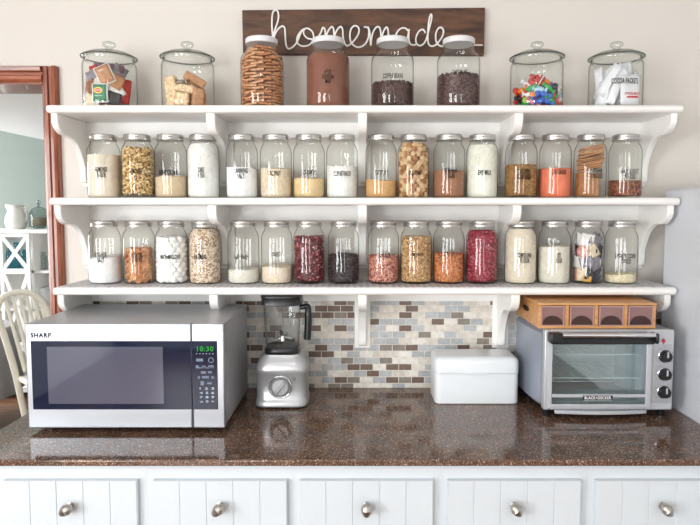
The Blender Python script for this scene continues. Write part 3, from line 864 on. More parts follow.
for ri, (zb, xs, ybot) in enumerate(rows):
    for j, px in enumerate(xs):
        ym = ybot-30
        p = at(px, ym, JD); loc = Vector((p.x, p.y, zb+.0006))
        j_ = proto if first else copy_tree(proto)
        first = False
        j_.location = loc
        j_.rotation_euler = (0, 0, 0)
        j_['label'] = 'clear glass mason jar of %s, on the %s shelf' % (jdesc[ri][j], (MID, LOW)[ri])
        j_['group'] = 'mason jars on the %s shelf' % (MID, LOW)[ri]
        for chd in j_.children:
            if chd.name.startswith('embossing'): chd.rotation_euler = (0, 0, random.uniform(-.35, .45)-math.atan2(loc.x, 2.16))
        jar_loc[(ri, j)] = loc
for ri, (zb, xs, ybot) in enumerate(rows):
    for j, px in enumerate(xs):
        loc = jar_loc[(ri, j)]
        root = [o for o in C.objects if o.name.startswith('mason_jar') and (o.location-loc).length < 1e-5][0]
        tx = jar_text[ri][j]
        kpx = (JD-JR)/F
        if tx:
            s, w, h_, cx_, cy_ = tx
            ang = math.asin(max(-.8, min(.8, (cx_-px)/(JR/kpx))))-math.atan2(loc.x, 2.16)
            zc = at(px, cy_, JD-JR).z-loc.z
            curved_text('lettering', s, w*kpx*1.05, h_*kpx, ang, zc, JR, root)
        sp_ = spec[ri][j]
        if sp_:
            lv = at(px, sp_[3], JD-JR).z-loc.z
            lv = min(lv, .878*JH)
            lab = '%s a glass jar on the %s shelf' % (sp_[2], (MID, LOW)[ri])
            cat = sp_[1].replace('_', ' ')
            if sp_[0] == 'P': powder(sp_[1], lab, cat, loc, JP, JR, JH, lv, pw[sp_[4]], tilt=.012 if 'salt' in sp_[1] else .003, hump=.004)
            elif sp_[0] == 'T': powder(sp_[1], lab, cat, loc, JP, JR, JH, lv, gr[sp_[4]], tilt=.004, hump=.003)
            else: grain_fill(sp_[1], lab, cat, loc, JP, JR, JH, lv, is_[sp_[4]], sp_[5], sp_[6], sp_[7])

# ---- countable pieces
def place(first_o, o, loc, eul):
    c = first_o if o is None else o.copy()
    if o is not None: C.objects.link(c)
    c.location = loc; c.rotation_euler = eul
    return c
def pile(mesh_objs, jl, tab, R, h, z0, z1, s, dz, rnd, maxrot=3.14, inner=True, rot=None):
    """rings of pieces stacked up; the given objects are the first ones, the rest copies"""
    k = 0; z = z0; lay = 0
    while z < z1:
        for rr_i in range(2 if inner else 1):
            r = interp(tab, min(z+s*.5, z1)/h)*R - s*.60 - .002 - rr_i*s*1.12
            if r < s*.45:
                r = 0; n = 1
            else: n = max(1, int(2*PI*r/(s*1.08)))
            for i in range(n):
                a = 2*PI*(i+.5*(lay % 2))/n+rnd.uniform(-.06, .06)
                e = rot(rnd, a) if rot else (rnd.uniform(-maxrot, maxrot), rnd.uniform(-maxrot, maxrot), rnd.uniform(-maxrot, maxrot))
                src = mesh_objs[k % len(mesh_objs)]
                l = jl+Vector((r*math.cos(a), r*math.sin(a), z+rnd.uniform(-.08, .08)*s))
                if k < len(mesh_objs): src.location = l; src.rotation_euler = e
                else: c = src.copy(); C.objects.link(c); c.location = l; c.rotation_euler = e
                k += 1
            if r == 0: break
        z += dz; lay += 1
    return k
rnd = random.Random(3)
# croutons
def crumb_mat(name, c, c2): return wood(name, c, c2, 90, (1, 1, 1), .85)
Mcr = [crumb_mat('toast_pale', (206,166,118), (232,206,164)), crumb_mat('toast_dark', (150,96,56), (196,144,96))]
src = []
for q in range(3):
    s = .0090
    o = obj('crouton', box(B(), -s, s, -s*.9, s*.9, -s*.8, s*.8), Mcr[0 if q < 2 else 1], bevel=.0015)
    tag(o, 'toasted bread crouton cube in the jar marked CROUTONS', 'crouton', 'croutons in the jar on the middle shelf'); src.append(o)
pile(src, jar_loc[(0, 9)], JP, JR, JH, .012, .192, .0182, .0158, rnd)
# marshmallows
Mm = plain('marshmallow', (246,246,244), .8, spec=.2)
o = obj('marshmallow', lathe(B(), [(.010, -.0115), (.0128, -.009), (.0132, 0), (.0128, .009), (.010, .0115)], 16), Mm, None, 'all')
tag(o, 'plump white marshmallow in the jar on the lowest shelf', 'marshmallow', 'marshmallows in their jar')
pile([o], jar_loc[(1, 2)], JP, JR, JH, .0155, .168, .0215, .0175, rnd)
# orange chips
src = []
Mch = [plain('orange_chip', (206,152,108), .6, vary=.15, vscale=80, bump=.4, bscale=200), plain('browner_chip', (184,122,80), .6, vary=.15, vscale=80)]
for q in range(2):
    o = obj('chip', prism(B(), [(.014, 0), (.010, .009), (0, .0125), (-.011, .009), (-.013, -.001), (-.008, -.010), (.004, -.012), (.012, -.007)], 'Z', -.0016, .0016), Mch[q], bevel=.0008)
    tag(o, 'round orange-brown chip in the jar on the lowest shelf', 'chip', 'orange chips in their jar'); src.append(o)
pile(src, jar_loc[(1, 1)], JP, JR, JH, .014, .118, .024, .0085, rnd, rot=lambda r, a: (PI/2+r.uniform(-.75, .75), r.uniform(-.6, .6), a+PI/2+r.uniform(-.5, .5)))
# graham crackers
Mg = plain('graham', (186,132,84), .8, vary=.1, vscale=50, bump=.3, bscale=150)
base = jar_loc[(0, 14)]; g0 = None
gpos = []
for q in range(6): gpos.append((Vector((.002*q-.006, -.030+.0085*q, .046)), (0, .06*(q % 3-1), PI/2+.12*(q % 3-1)+(.5 if q == 0 else 0))))
for q in range(2): gpos.append((Vector((-.036+.007*q, -.012, .048)), (0, .05, .35)))
for q in range(12): gpos.append((Vector((rnd.uniform(-.003, .003), .0, .102+.0072*q)), (rnd.uniform(-.06, .06), PI/2+rnd.uniform(-.06, .06)-.22, rnd.uniform(-.5, .5))))
for q, (d, e) in enumerate(gpos):
    if q == 0:
        g0 = obj('graham_cracker', box(B(), -.0026, .0026, -.028, .028, -.041, .041), Mg, bevel=.0012)
        c = g0
    else: c = g0.copy(); C.objects.link(c)
    c.location = base+d; c.rotation_euler = e
    if q >= 17: c.scale = (1, .9, .86)
    tag(c, 'square brown graham cracker in the jar on the middle shelf', 'cracker', 'graham crackers in their jar')

# packets: wrapped tea bags etc.
def packet_mesh(w, h, t=.0022):
    bm = B(); nx, nz = 6, 6; top = []; bot = []
    for a in range(nx+1):
        ct = []; cb_ = []
        for b_ in range(nz+1):
            u = a/nx-.5; v = b_/nz-.5
            p = t*(1-(2*u)**4)*(1-(2*v)**4)+.0004
            wv = .0012*math.sin(9*u+4*v)
            ct.append(bm.verts.new((u*w, -p+wv, v*h))); cb_.append(bm.verts.new((u*w, p+wv, v*h)))
        top.append(ct); bot.append(cb_)
    for a in range(nx):
        for b_ in range(nz):
            bm.faces.new((top[a][b_], top[a+1][b_], top[a+1][b_+1], top[a][b_+1]))
            bm.faces.new((bot[a][b_], bot[a][b_+1], bot[a+1][b_+1], bot[a+1][b_]))
    for a in range(nx):
        bm.faces.new((top[a][0], bot[a][0], bot[a+1][0], top[a+1][0])); bm.faces.new((top[a][nz], top[a+1][nz], bot[a+1][nz], bot[a][nz]))
    for b_ in range(nz):
        bm.faces.new((top[0][b_], top[0][b_+1], bot[0][b_+1], bot[0][b_])); bm.faces.new((top[nx][b_], bot[nx][b_], bot[nx][b_+1], top[nx][b_+1]))
    return bm
def pack(name, label, cat, w, h, mat, loc, eul, group=None, t=.0022):
    o = obj(name, packet_mesh(w, h, t), mat, None, 'all'); o.location = loc; o.rotation_euler = eul
    return tag(o, label, cat, group)
pm = {k: plain('paper_'+k, c, .5, vary=v, vscale=70) for k, c, v in (('kraft', (176,124,82), .05), ('green', (38,122,84), .03), ('white', (232,230,226), .03), ('red', (176,40,36), .05), ('plum', (110,70,84), .2), ('grey', (130,126,134), .25), ('brown', (140,90,62), .15), ('navy', (58,60,84), .2), ('pink', (214,160,150), .2), ('cream', (226,208,180), .1), ('black', (44,40,44), .2), ('yellow', (214,160,60), .1))}
# tea bags in the lowest-shelf jar
base = jar_loc[(1, 14)]
pal = ['plum', 'white', 'grey', 'white', 'black', 'pink', 'white', 'grey', 'white', 'navy', 'cream']
for q in range(30):
    L_, i_ = divmod(q, 7)
    if L_ < 4: rr = .0415; a_ = -PI/2+(i_-3)*.82+.4*(L_ % 2); z_ = .033+.041*L_
    else: rr = .005; a_ = i_*2; z_ = .07+.07*i_
    rr *= 1 if L_ < 3 else .88
    d = (rr*math.cos(a_), rr*math.sin(a_), z_)
    pack('tea_bag', 'wrapped tea bag crammed in the jar of tea on the lowest shelf', 'tea bag', .045, .046, pm[pal[(q*5+q//7) % 11]], base+Vector(d), (rnd.uniform(-.12, .12), rnd.uniform(-.7, .7), a_+PI/2+rnd.uniform(-.2, .2)), 'tea bags in their jar', t=.0014)
pack('tea_bag', 'small yellow tea packet at the bottom of the tea jar', 'tea bag', .03, .02, pm['yellow'], base+Vector((-.016, -.044, .018)), (0, .1, -.3), t=.001)

# ------------------------------------------------------------------ top shelf canisters
KR = .0905; KHt = .172
KP = [(0, .86), (.02, .95), (.06, .99), (.12, 1), (.86, 1), (.91, .985), (.95, .95), (.98, .925), (1, .925)]
def canister(px, label):
    p = at(px, 80, 2.15)
    t = thing('glass_canister', label, 'canister', (p.x, p.y, SH[0]+.0006), 0, 'lidded glass canisters on the top shelf')
    bm = B(); pr = [(.01, .006), (.5*KR, .005)]+[(r*KR, z*KHt) for z, r in KP]
    pr += [(KR*.925, KHt+.003), (KR*.90, KHt+.003), (KR*.90, KHt-.004)]
    lathe(bm, pr, 56, cap1=False); obj('glass_body', bm, M_glass2, t, True)
    ld = bpy.data.objects.new('lid', None)
    bm = B()
    z = KHt+.0045
    lathe(bm, [(KR*.86, z-.012), (KR*.88, z-.010), (KR*.89, z), (KR*1.0, z), (KR*1.02, z+.002), (KR*1.02, z+.006), (KR*.96, z+.010), (KR*.75, z+.019), (KR*.45, z+.026), (KR*.22, z+.030)], 56, cap0=False)
    lid = obj('lid', bm, M_glass2, t, True)
    # thick rolled edge of the lid
    pts = [(KR*1.018*math.cos(a), KR*1.018*math.sin(a), z+.0035) for a in [2*PI*i/56 for i in range(57)]]
    obj('lid_rim', tube(B(), pts, .0030, 8, cap=False), M_lidrim, lid, True)
    obj('knob', lathe(B(), [(.012, z+.0295), (.010, z+.034), (.013, z+.040), (.0215, z+.045), (.0225, z+.050), (.020, z+.056), (.012, z+.059), (.001, z+.0595)], 28), M_rim, lid, True)
    return t
can1 = canister(110, 'glass canister full of assorted tea packets, at the left end of the top shelf')
can2 = canister(188, 'glass canister of bars marked COOKIES, second from the left on the top shelf')
can3 = canister(536.5, 'glass canister of colourful wrapped candy on the top shelf')
can4 = canister(615.5, 'glass canister marked COCOA PACKETS, at the right end of the top shelf')
for t_, s, w, h_, cx_, cy_, px in ((can2, 'COOKIES', 14, 5, 183, 82, 188), (can4, 'COCOA PACKETS', 26, 5.6, 625, 80.5, 615.5)):
    kpx = 2.06/F
    curved_text('lettering', s, w*kpx*1.03, h_*kpx, math.asin((cx_-px)/(KR/kpx))-math.atan2(t_.location.x, 2.15), at(px, cy_, 2.06).z-t_.location.z, KR, t_)
def inc(t_, x, y, z): return t_.location+Vector((x, y, z))
# tea packets in canister 1
def facing(x, y): return math.atan2(x, -y)
gt = 'tea packets in the canister'
def tp(cn, x, y, z, w, h, tilt, lab, lean=0.0, yaw=None):
    return pack('tea_packet', lab, 'tea packet', w, h, pm[cn], inc(can1, x*.93, y*.93, z), (lean, tilt, facing(x, y)*.6 if yaw is None else yaw), gt)
green = tp('green', -.008, -.078, .047, .046, .056, 0, 'green tea packet with red and yellow oval logo, at the front of the canister')
# logo on the green packet
bm = B(); prism(bm, [(.0155*math.cos(2*PI*i/24), .0105*math.sin(2*PI*i/24)) for i in range(24)], 'Y', -.0042, -.0036)
lo = obj('logo', bm, plain('logo_yellow', (240,214,90), .5), green); lo.location = (-.003, 0, .008)
bm = B(); prism(bm, [(.0125*math.cos(2*PI*i/24), .0066*math.sin(2*PI*i/24)) for i in range(24)], 'Y', -.0050, -.0043)
lr = obj('logo', bm, plain('logo_red', (206,36,34), .5), green); lr.location = (-.003, 0, .008)
flat_text('lettering', 'Lipton', .020, .007, -.003, -.0054, .008, M_whitemetal, green)
flat_text('lettering', 'GREEN TEA', .026, .0035, -.003, -.0036, -.010, M_whitemetal, green)
wf = tp('white', -.008, -.0735, .047, .056, .064, 0, 'white tea packet directly behind the green one in the canister')
br_ = tp('kraft', .008, -.070, .110, .048, .060, -.42, 'tilted brown paper tea packet with white border in the canister', yaw=.05)
flat_text('lettering', 'TEA', .018, .006, -.004, -.0030, .016, M_whitemetal, br_)
tp('white', .0085, -.0655, .110, .056, .068, -.42, 'white-edged tea packet backing the tilted brown one', yaw=.05)
for (cn, x, y, z, w, h, ti, lab) in (
  ('kraft', .045, -.056, .090, .05, .046, .5, 'brown tea packet on the right of the tilted one'),
  ('red', .066, -.028, .060, .04, .085, .15, 'tall red tea packet at the right side of the canister'),
  ('black', .036, -.060, .030, .045, .045, .3, 'black tea packet low at the right of the green one'),
  ('white', .044, -.050, .058, .044, .05, -.6, 'white tea packet angled above the black one'),
  ('brown', -.060, -.042, .078, .045, .055, .25, 'brown tea packet at the left side of the canister'),
  ('cream', -.060, -.044, .026, .045, .045, .4, 'cream tea packet low at the left side'),
  ('grey', -.050, -.050, .112, .05, .032, -.25, 'silver grey tea packet high at the left side'),
  ('red', -.048, -.036, .134, .04, .028, -.1, 'small red tea packet near the top left of the canister'),
  ('plum', .01, -.030, .140, .10, .026, .06, 'dark plum tea packet lying across the top'),
  ('grey', .044, -.022, .126, .05, .05, .5, 'grey tea packet near the top right of the canister'),
  ('white', .0, .01, .09, .06, .07, .8, 'white tea packet in the middle of the canister'),
  ('brown', .0, .035, .06, .08, .08, .2, 'large brown tea packet at the back of the canister'),
  ('brown', -.02, -.02, .05, .06, .07, -.3, 'brown tea packet in the core of the canister'),
  ('grey', .03, -.005, .04, .07, .07, .2, 'grey tea packet low in the core of the canister')):
    tp(cn, x, y, z, w, h, ti, lab)
# cookies / bars in canister 2
Mck = plain('seeded_bar', (222,194,156), .8, vary=.16, vscale=120, bump=.6, bscale=160)
Mck2 = plain('toasted_bar', (190,142,104), .75, vary=.12, vscale=90, bump=.5, bscale=120)
def bar(x, y, z, w, h, tt, e, mat, lab):
    o = obj('cookie_bar', box(B(), -w/2, w/2, -tt/2, tt/2, -h/2, h/2), mat, bevel=.007, bseg=3)
    o.location = inc(can2, x*.93, y*.93, z); o.rotation_euler = e
    tag(o, lab, 'cookie', 'cookie bars in the canister')
bar(-.050, -.038, .060, .046, .10, .026, (0, -.12, -.4), Mck, 'tall pale seeded cookie bar at the left of the canister')
bar(.0, -.052, .067, .070, .028, .028, (0, .22, 0), Mck, 'pale seeded cookie bar lying across the middle of the canister')
bar(.036, -.040, .097, .078, .028, .034, (0, .48, .35), Mck2, 'toasted brown cookie bar slanting at the upper right of the canister')
bar(-.004, -.058, .028, .042, .046, .03, (0, .1, 0), Mck, 'rounded pale cookie bar at the bottom front of the canister')
bar(.048, -.045, .036, .040, .066, .03, (0, .08, .6), Mck2, 'upright toasted cookie bar at the bottom right of the canister')
bar(-.046, -.050, .022, .034, .035, .02, (0, -.1, -.5), Mck, 'small pale cookie bar at the bottom left of the canister')
bar(.01, .0, .04, .10, .05, .04, (0, .1, .3), Mck2, 'big toasted cookie bar at the back of the canister')
bar(-.01, .035, .06, .06, .09, .03, (0, .2, .1), Mck, 'pale cookie bar standing at the back of the canister')
# candy in canister 3
cc = dict(red=(204,48,40), green=(36,160,84), blue=(40,96,190), orange=(236,130,40), white=(232,232,232), black=(36,34,40), pink=(222,110,140), sky=(170,206,226), lime=(150,200,60))
cm = {k: plain('wrapper_'+k, c, .25, coat=.3) for k, c in cc.items()}
def candy_mesh(L=.018, r=.0105):
    bm = B(); M_ = Matrix.Rotation(PI/2, 4, 'Y')
    lathe(bm, [(r*1.05, -L*1.25-.002), (r*.9, -L*1.15), (r*.3, -L*.85), (r*.85, -L*.6), (r, 0), (r*.85, L*.6), (r*.3, L*.85), (r*.9, L*1.15), (r*1.05, L*1.25+.002)], 10, M_)
    return bm
cand = {}
lay = [(['red','black','green','pink','blue','blue','green','red','white','orange'], .018), (['black','red','white','blue','blue','green','red','pink','sky','red'], .040), (['red','orange','green','sky','green','black','white','red'], .062), (['white','red','red','orange','blue','green'], .083), (['red','red','red'], .100)]
for li, (cols, z) in enumerate(lay):
    n = len(cols)
    for i, cn in enumerate(cols):
        rr = (KR-.020) if li < 3 else (KR-.045 if li == 3 else .02)
        a = PI+.1 + (i+.5*(li % 2))*(PI/(n-1) if li < 4 else 2.0)
        if cn not in cand:
            o = obj('wrapped_candy', candy_mesh(), cm[cn], None, 'all'); cand[cn] = o
        else: o = cand[cn].copy(); C.objects.link(o)
        o.location = inc(can3, rr*math.cos(a), rr*math.sin(a), z+rnd.uniform(-.003, .003)); o.rotation_euler = (0, rnd.uniform(-.9, .9), a+PI/2+rnd.uniform(-.5, .5))
        tag(o, 'candy in a %s wrapper in the glass canister' % cn, 'candy', '%s wrapped candies in the canister' % cn)
for li, z in enumerate((.02, .042, .064)):
    for i in range(7):
        cn = rnd.choice(list(cand)); o = cand[cn].copy(); C.objects.link(o); a = i*.9+li; rr = .035 if i < 6 else 0
        o.location = inc(can3, rr*math.cos(a), rr*math.sin(a)+.01, z); o.rotation_euler = (0, rnd.uniform(-.5, .5), a)
# lollipops
for (x0, y0, z0, x1, y1, z1, cn) in ((-.034, -.074, .040, .008, -.060, .108, 'orange'), (-.055, -.060, .024, -.018, -.070, .050, 'lime')):
    t_ = thing('lollipop', 'lollipop with %s head and white stick in the candy canister' % cn, 'lollipop', inc(can3, x0, y0, z0))
    obj('stick', tube(B(), [(0, 0, 0), (x1-x0, y1-y0, z1-z0)], .0018, 8), M_whitemetal, t_, True)
    bm = B(); bmesh.ops.create_uvsphere(bm, u_segments=14, v_segments=10, radius=.0105); bmesh.ops.scale(bm, vec=(1, .6, 1), verts=bm.verts)
    obj('candy_head', bm, cm[cn], t_, 'all')
# cocoa packets in canister 4
Mpk = plain('white_foil', (230,232,236), .4, bump=.5, bscale=30)
gp = 'cocoa packets in the canister'
def cp(x, y, z, w, h, ti, lab, yaw=None, lean=0):
    return pack('cocoa_packet', lab, 'packet', w, h, Mpk, inc(can4, x*.93, y*.93, z), (lean, ti, facing(x, y)*.7 if yaw is None else yaw), gp, .004)
fr = cp(.024, -.074, .058, .072, .100, -.03, 'front white cocoa packet with red printed logo in the canister', yaw=.18)
Mred = plain('print_red', (200,40,44), .5)
flat_text('lettering', 'SWISS MISS', .056, .0085, .004, -.0064, -.014, Mred, fr)
obj('logo', box(B(), -.016, .026, -.0062, -.0054, -.028, -.022), Mred, fr)
cp(-.045, -.050, .095, .032, .115, .55, 'white cocoa packet leaning at the left of the canister')
cp(-.060, -.034, .050, .04, .085, .2, 'white cocoa packet low at the left side of the canister')
cp(-.028, -.062, .055, .030, .090, .35, 'narrow white cocoa packet beside the printed one')
cp(.010, -.030, .135, .085, .040, -.25, 'white cocoa packet lying near the top of the canister')
cp(.048, -.020, .125, .05, .06, .4, 'white cocoa packet at the upper right of the canister')
cp(-.02, -.018, .105, .07, .08, -.5, 'white cocoa packet in the middle of the canister')
cp(.0, .01, .06, .09, .09, .1, 'wide white cocoa packet behind the others')
cp(.02, .035, .08, .08, .10, -.2, 'white cocoa packet at the back of the canister')
cp(.066, -.022, .075, .034, .11, .12, 'tall white cocoa packet at the right edge of the canister')
cp(-.010, -.055, .118, .05, .05, -.7, 'tilted white cocoa packet above the printed one in the canister')
cp(-.068, -.010, .105, .034, .08, -.15, 'white cocoa packet high at the left edge of the canister')
cp(-.05, .02, .08, .06, .10, .3, 'white cocoa packet at the back left of the canister')
bm = B(); prism(bm, [(.006*math.cos(2*PI*i/16), .0075*math.sin(2*PI*i/16)) for i in range(16)], 'Y', -.0062, -.0054)

# gallon jars
gx = [(262, 'crackers'), (328, 'cocoa'), (392.5, 'coffee'), (458.5, 'chips')]
glab = ['white-lidded glass jar packed with flat brown crackers under the sign', 'white-lidded glass jar full of reddish brown cocoa powder', 'white-lidded glass jar marked COFFEE BEANS on the top shelf', 'white-lidded glass jar of chocolate chips, rightmost under the sign']
gl = []
for i, (px, nm) in enumerate(gx):
    p = at(px, 70, 2.13); j_ = gproto if i == 0 else copy_tree(gproto)
    j_.location = (p.x, p.y, SH[0]+.0006); tag(j_, glab[i], 'jar', 'white-lidded jars on the top shelf'); gl.append(j_)
kpx = (2.13-GR)/F
for i, s, w, h_, cx_, cy_ in ((1, 'HOT\nCOCOA\nMIX', 11.5, 13, 328, 76.5), (2, 'COFFEE BEANS', 20, 5, 393, 75.5), (3, 'CHOCOLATE', 15, 4, 460, 71.5)):
    curved_text('lettering', s, w*kpx, h_*kpx, math.asin((cx_-gx[i][0])/(GR/kpx))-math.atan2(gl[i].location.x, 2.13), at(360, cy_, 2.055).z-gl[i].location.z, GR, gl[i])
def glv(py): return at(360, py, 2.055).z-gl[0].location.z
powder('cocoa_powder', 'reddish brown cocoa powder filling a white-lidded jar on the top shelf', 'cocoa powder', gl[1].location, GP, GR, GH, glv(51.5), pw['cocoa'], tilt=.004)
grain_fill('coffee_beans', 'dark roasted coffee beans in the jar marked COFFEE BEANS', 'coffee beans', gl[2].location, GP, GR, GH, glv(80), is_['coffee'], 'bean', (.0034,.0030,.0046), 1300)
grain_fill('chocolate_chips', 'dark chocolate chips in the rightmost white-lidded jar', 'chocolate chips', gl[3].location, GP, GR, GH, glv(72), is_['choc'], 'chunk', (.0046,.0046,.0046), 1100)
Mk = [plain('cracker_brown', (176,118,78), .75, vary=.2, vscale=70, bump=.5, bscale=160), plain('cracker_light', (200,150,108), .75, vary=.15, vscale=70)]
src = []
for q in range(2):
    o = obj('cracker', prism(B(), [(-.022, -.013), (.022, -.013), (.022, .013), (-.022, .013)], 'Z', -.0034, .0034), Mk[q], bevel=.001)
    tag(o, 'flat brown cracker stacked in the leftmost white-lidded jar', 'cracker', 'brown crackers in the white-lidded jar'); src.append(o)
k_ = 0; z = .010
lay_i = 0
while z < .212:
    Rr = interp(GP, (z+.004)/GH)*GR-.0185
    n = 8 if Rr > .04 else (5 if Rr > .025 else 3)
    for i in range(n):
        a = 2*PI*(i+.5*(lay_i % 2))/n + .3
        s = src[k_ % 2]
        if k_ >= 2: s = s.copy(); C.objects.link(s)
        s.location = gl[0].location+Vector((Rr*math.cos(a), Rr*math.sin(a), z+rnd.uniform(-.001, .001)))
        s.rotation_euler = (rnd.uniform(-.1, .1), rnd.uniform(-.16, .16), a+PI/2+rnd.uniform(-.2, .2)); k_ += 1
    z += .0102; lay_i += 1

# ------------------------------------------------------------------ microwave
MD = Dat(428.3, CZ+.014)
my = MD-WALL_D
mx0 = X(28.3, 427, MD); mx1 = X(225.2, 427, MD); mz0 = CZ+.014; mz1 = Z(323.5, MD)
t = thing('microwave_oven', 'stainless steel microwave oven with dark door window on the worktop', 'microwave', ((mx0+mx1)/2, my, CZ))
R_ = lambda bm: rel(bm, t)
obj('body', R_(box(B(), mx0+.002, mx1-.002, my+.03, my+.385, mz0+.002, mz1-.002)), M_steel_dark, t, bevel=.004)
sxm = X(191.8, 370, MD)
def fx(px): return X(px, 370, MD)
def fzz(py): return Z(py, MD)
dr = obj('door', R_(box(B(), mx0, sxm-.0008, my, my+.0295, mz0, mz1)), M_steel, t, bevel=.004)
cp_ = obj('control_panel', R_(box(B(), sxm+.0008, mx1, my, my+.0295, mz0, mz1)), M_steel, t, bevel=.004)
obj('door_glass', R_(box(B(), fx(32), sxm-.001, my-.0022, my-.0002, fzz(409.3), fzz(341))), M_navyglass, dr, bevel=.0006)
m_, nt, o_ = newmat('perforated_screen')
b = N(nt, 'ShaderNodeBsdfPrincipled'); b.inputs['Roughness'].default_value = .08; b.inputs['Base Color'].default_value = lin((84,88,104)); b.inputs['Coat Weight'].default_value = 1; b.inputs['Coat Roughness'].default_value = .03
tc = N(nt, 'ShaderNodeTexCoord'); v = N(nt, 'ShaderNodeTexVoronoi'); v.inputs['Scale'].default_value = 420; v.inputs['Randomness'].default_value = 0
nt.links.new(tc.outputs['Object'], v.inputs['Vector']); r = ramp(nt, [(.3, lin((26,30,46))), (.45, lin((84,88,108)))]); nt.links.new(v.outputs['Distance'], r.inputs[0]); nt.links.new(r.outputs[0], b.inputs['Base Color'])
nt.links.new(b.outputs[0], o_.inputs[0])
obj('window_screen', R_(box(B(), fx(48), fx(163.5), my-.003, my-.0023, fzz(403.5), fzz(346.5))), m_, dr)
obj('keypad', R_(box(B(), sxm+.001, fx(217.5), my-.0022, my-.0002, fzz(409.3), fzz(341))), M_black if 0 else M_navyglass, cp_, bevel=.0006)
def mt(name, s, px0, px1, py0, py1, mat, par, y=-.0008):
    vs, fs = text_geo(s, fx(px1)-fx(px0), fzz(py0)-fzz(py1))
    cx_, cz_ = (fx(px0)+fx(px1))/2-t.location.x, (fzz(py0)+fzz(py1))/2-t.location.z
    return obj(name, ([(cx_+v.x, y, cz_+v.y) for v in vs], fs), mat, par)
mt('lettering', 'SHARP', 32, 52.5, 332.8, 337.6, M_ink, dr)
mt('lettering', 'Carousel', 53.5, 65, 334.3, 337, M_steel_dark, dr)
mt('clock_display', '10:30', 197.5, 214, 346.0, 351.2, emit('display_green', (90,225,90), 1.0), cp_, -.0026)
M_print = plain('panel_print', (170,182,200), .5)
mt('lettering', '- - - - - -', 196.5, 214, 353.2, 353.9, M_print, cp_, -.0026)
bm = B()
for (a, b_, c_, d_) in ((196.5, 203.5, 358.3, 361.3), (199, 213, 367, 368.2), (196, 199, 365, 368), (202, 206, 365.6, 368), (208.5, 214, 365, 368), (201, 206, 371, 373.5), (208, 212, 371, 373), (198, 200, 376, 378.5), (202, 209, 375.7, 378), (211.5, 214, 376, 378.5), (200.5, 204, 381, 385), (207, 212, 382, 384)):
    box(bm, fx(a)-t.location.x, fx(b_)-t.location.x, -.0028, -.0023, fzz(d_)-CZ, fzz(c_)-CZ)
obj('buttons', bm, plain('button_grey', (104,114,134), .5), cp_)
for ri, row in enumerate(('1 2 3', '4 5 6', '7 8 9', 'x 0 +')):
    y0 = 387.2+ri*4.3
    mt('lettering', row, 199.5, 214, y0, y0+2.2, M_print, cp_, -.0026)
pts = [(fx(211.3)-t.location.x+.0075*math.cos(a), -.0028, fzz(360)-CZ+.0075*math.sin(a)) for a in [2*PI*i/20 for i in range(21)]]
obj('dial_ring', tube(B(), pts, .0007, 5, cap=False), M_print, cp_)
for x_ in (mx0+.05, mx1-.05):
    for y_ in (my+.05, my+.33):
        obj('foot', R_(lathe(B(), [(.014, CZ+.0003), (.016, mz0+.003)], 14, Matrix.Translation((x_, y_, 0)))), M_black, t, True)

# ------------------------------------------------------------------ blender
BD = Dat(409, CZ)+.075; bx_ = X(281.6, 380, 2.06)
t = thing('blender', 'silver countertop blender with clear jug, black lid and front dial', 'blender', (bx_, BD-WALL_D-.0, CZ))
sc_ = 2.06/F
M_bl = plain('blender_silver', (188,190,193), .3, .5)
def sq_lathe(prof, n=4, e=3.2, seg=48, mat=None):
    """rounded-square section; prof rows are (half width, half depth, z)"""
    bm = B(); rings = []
    for hw, hd_, z in prof:
        ring = []
        for i in range(seg):
            a = 2*PI*i/seg; c, s = math.cos(a), math.sin(a)
            k2 = (abs(c)**e+abs(s)**e)**(-1/e)
            p = Vector((hw*k2*c, hd_*k2*s, z)); ring.append(bm.verts.new(mat @ p if mat is not None else p))
        rings.append(ring)
    for q in range(len(rings)-1):
        for i in range(seg):
            j = (i+1) % seg; bm.faces.new((rings[q][i], rings[q][j], rings[q+1][j], rings[q+1][i]))
    bm.faces.new(rings[0][::-1]); bm.faces.new(rings[-1]); return bm
hb = 26.5*sc_
obj('motor_base', sq_lathe([(hb*.97, hb*.80, .004), (hb, hb*.84, .008), (hb, hb*.84, .022), (hb*.985, hb*.81, .026), (hb*.965, hb*.78, .034), (hb*.965, hb*.78, .117), (hb*.995, hb*.81, .122), (hb*.995, hb*.81, .137), (hb*.96, hb*.78, .150), (hb*.86, hb*.70, .168), (hb*.76, hb*.64, .176), (hb*.72, hb*.62, .184)], e=6), M_bl, t, True)
obj('foot_ring', sq_lathe([(hb*.9, hb*.74, .0004), (hb*.92, hb*.76, .004)], e=4.5), M_black, t)
fy = -hb*.785
MX = Matrix.Translation((0, fy-.0, .078)) @ Matrix.Rotation(PI/2, 4, 'X')
dl = obj('dial', lathe(B(), [(.0385, -.006), (.0385, .004), (.035, .007), (.032, .005), (.030, .004), (.029, .012), (.026, .016), (.001, .0165)], 40, MX), M_bl, t, True)
obj('dial_ring', tube(B(), [(.0375*math.cos(2*PI*i/36), fy-.008, .078+.0375*math.sin(2*PI*i/36)) for i in range(37)], .0032, 8, cap=False), M_chrome, t, True)
obj('pointer', box(B(), -.0055, .0055, fy-.028, fy-.014, -.027+.078, .027+.078), M_bl, dl, bevel=.003)
dl.children[0].rotation_euler = (0, 0, 0)
for v in dl.children[0].data.vertices:
    q = Matrix.Rotation(math.radians(38), 3, 'Y') @ (v.co-Vector((0, 0, .078))); v.co = q+Vector((0, 0, .078))
pts = [(.047+.004*math.cos(a), fy-.0008, .104+.005*math.sin(a)) for a in [2*PI*i/16 for i in range(17)]]
obj('power_icon', tube(B(), pts, .0008, 5, cap=False), M_black, t)
ju = 19.3*sc_*.97
jz0 = .188; jz1 = Z(305, BD-.03)-CZ
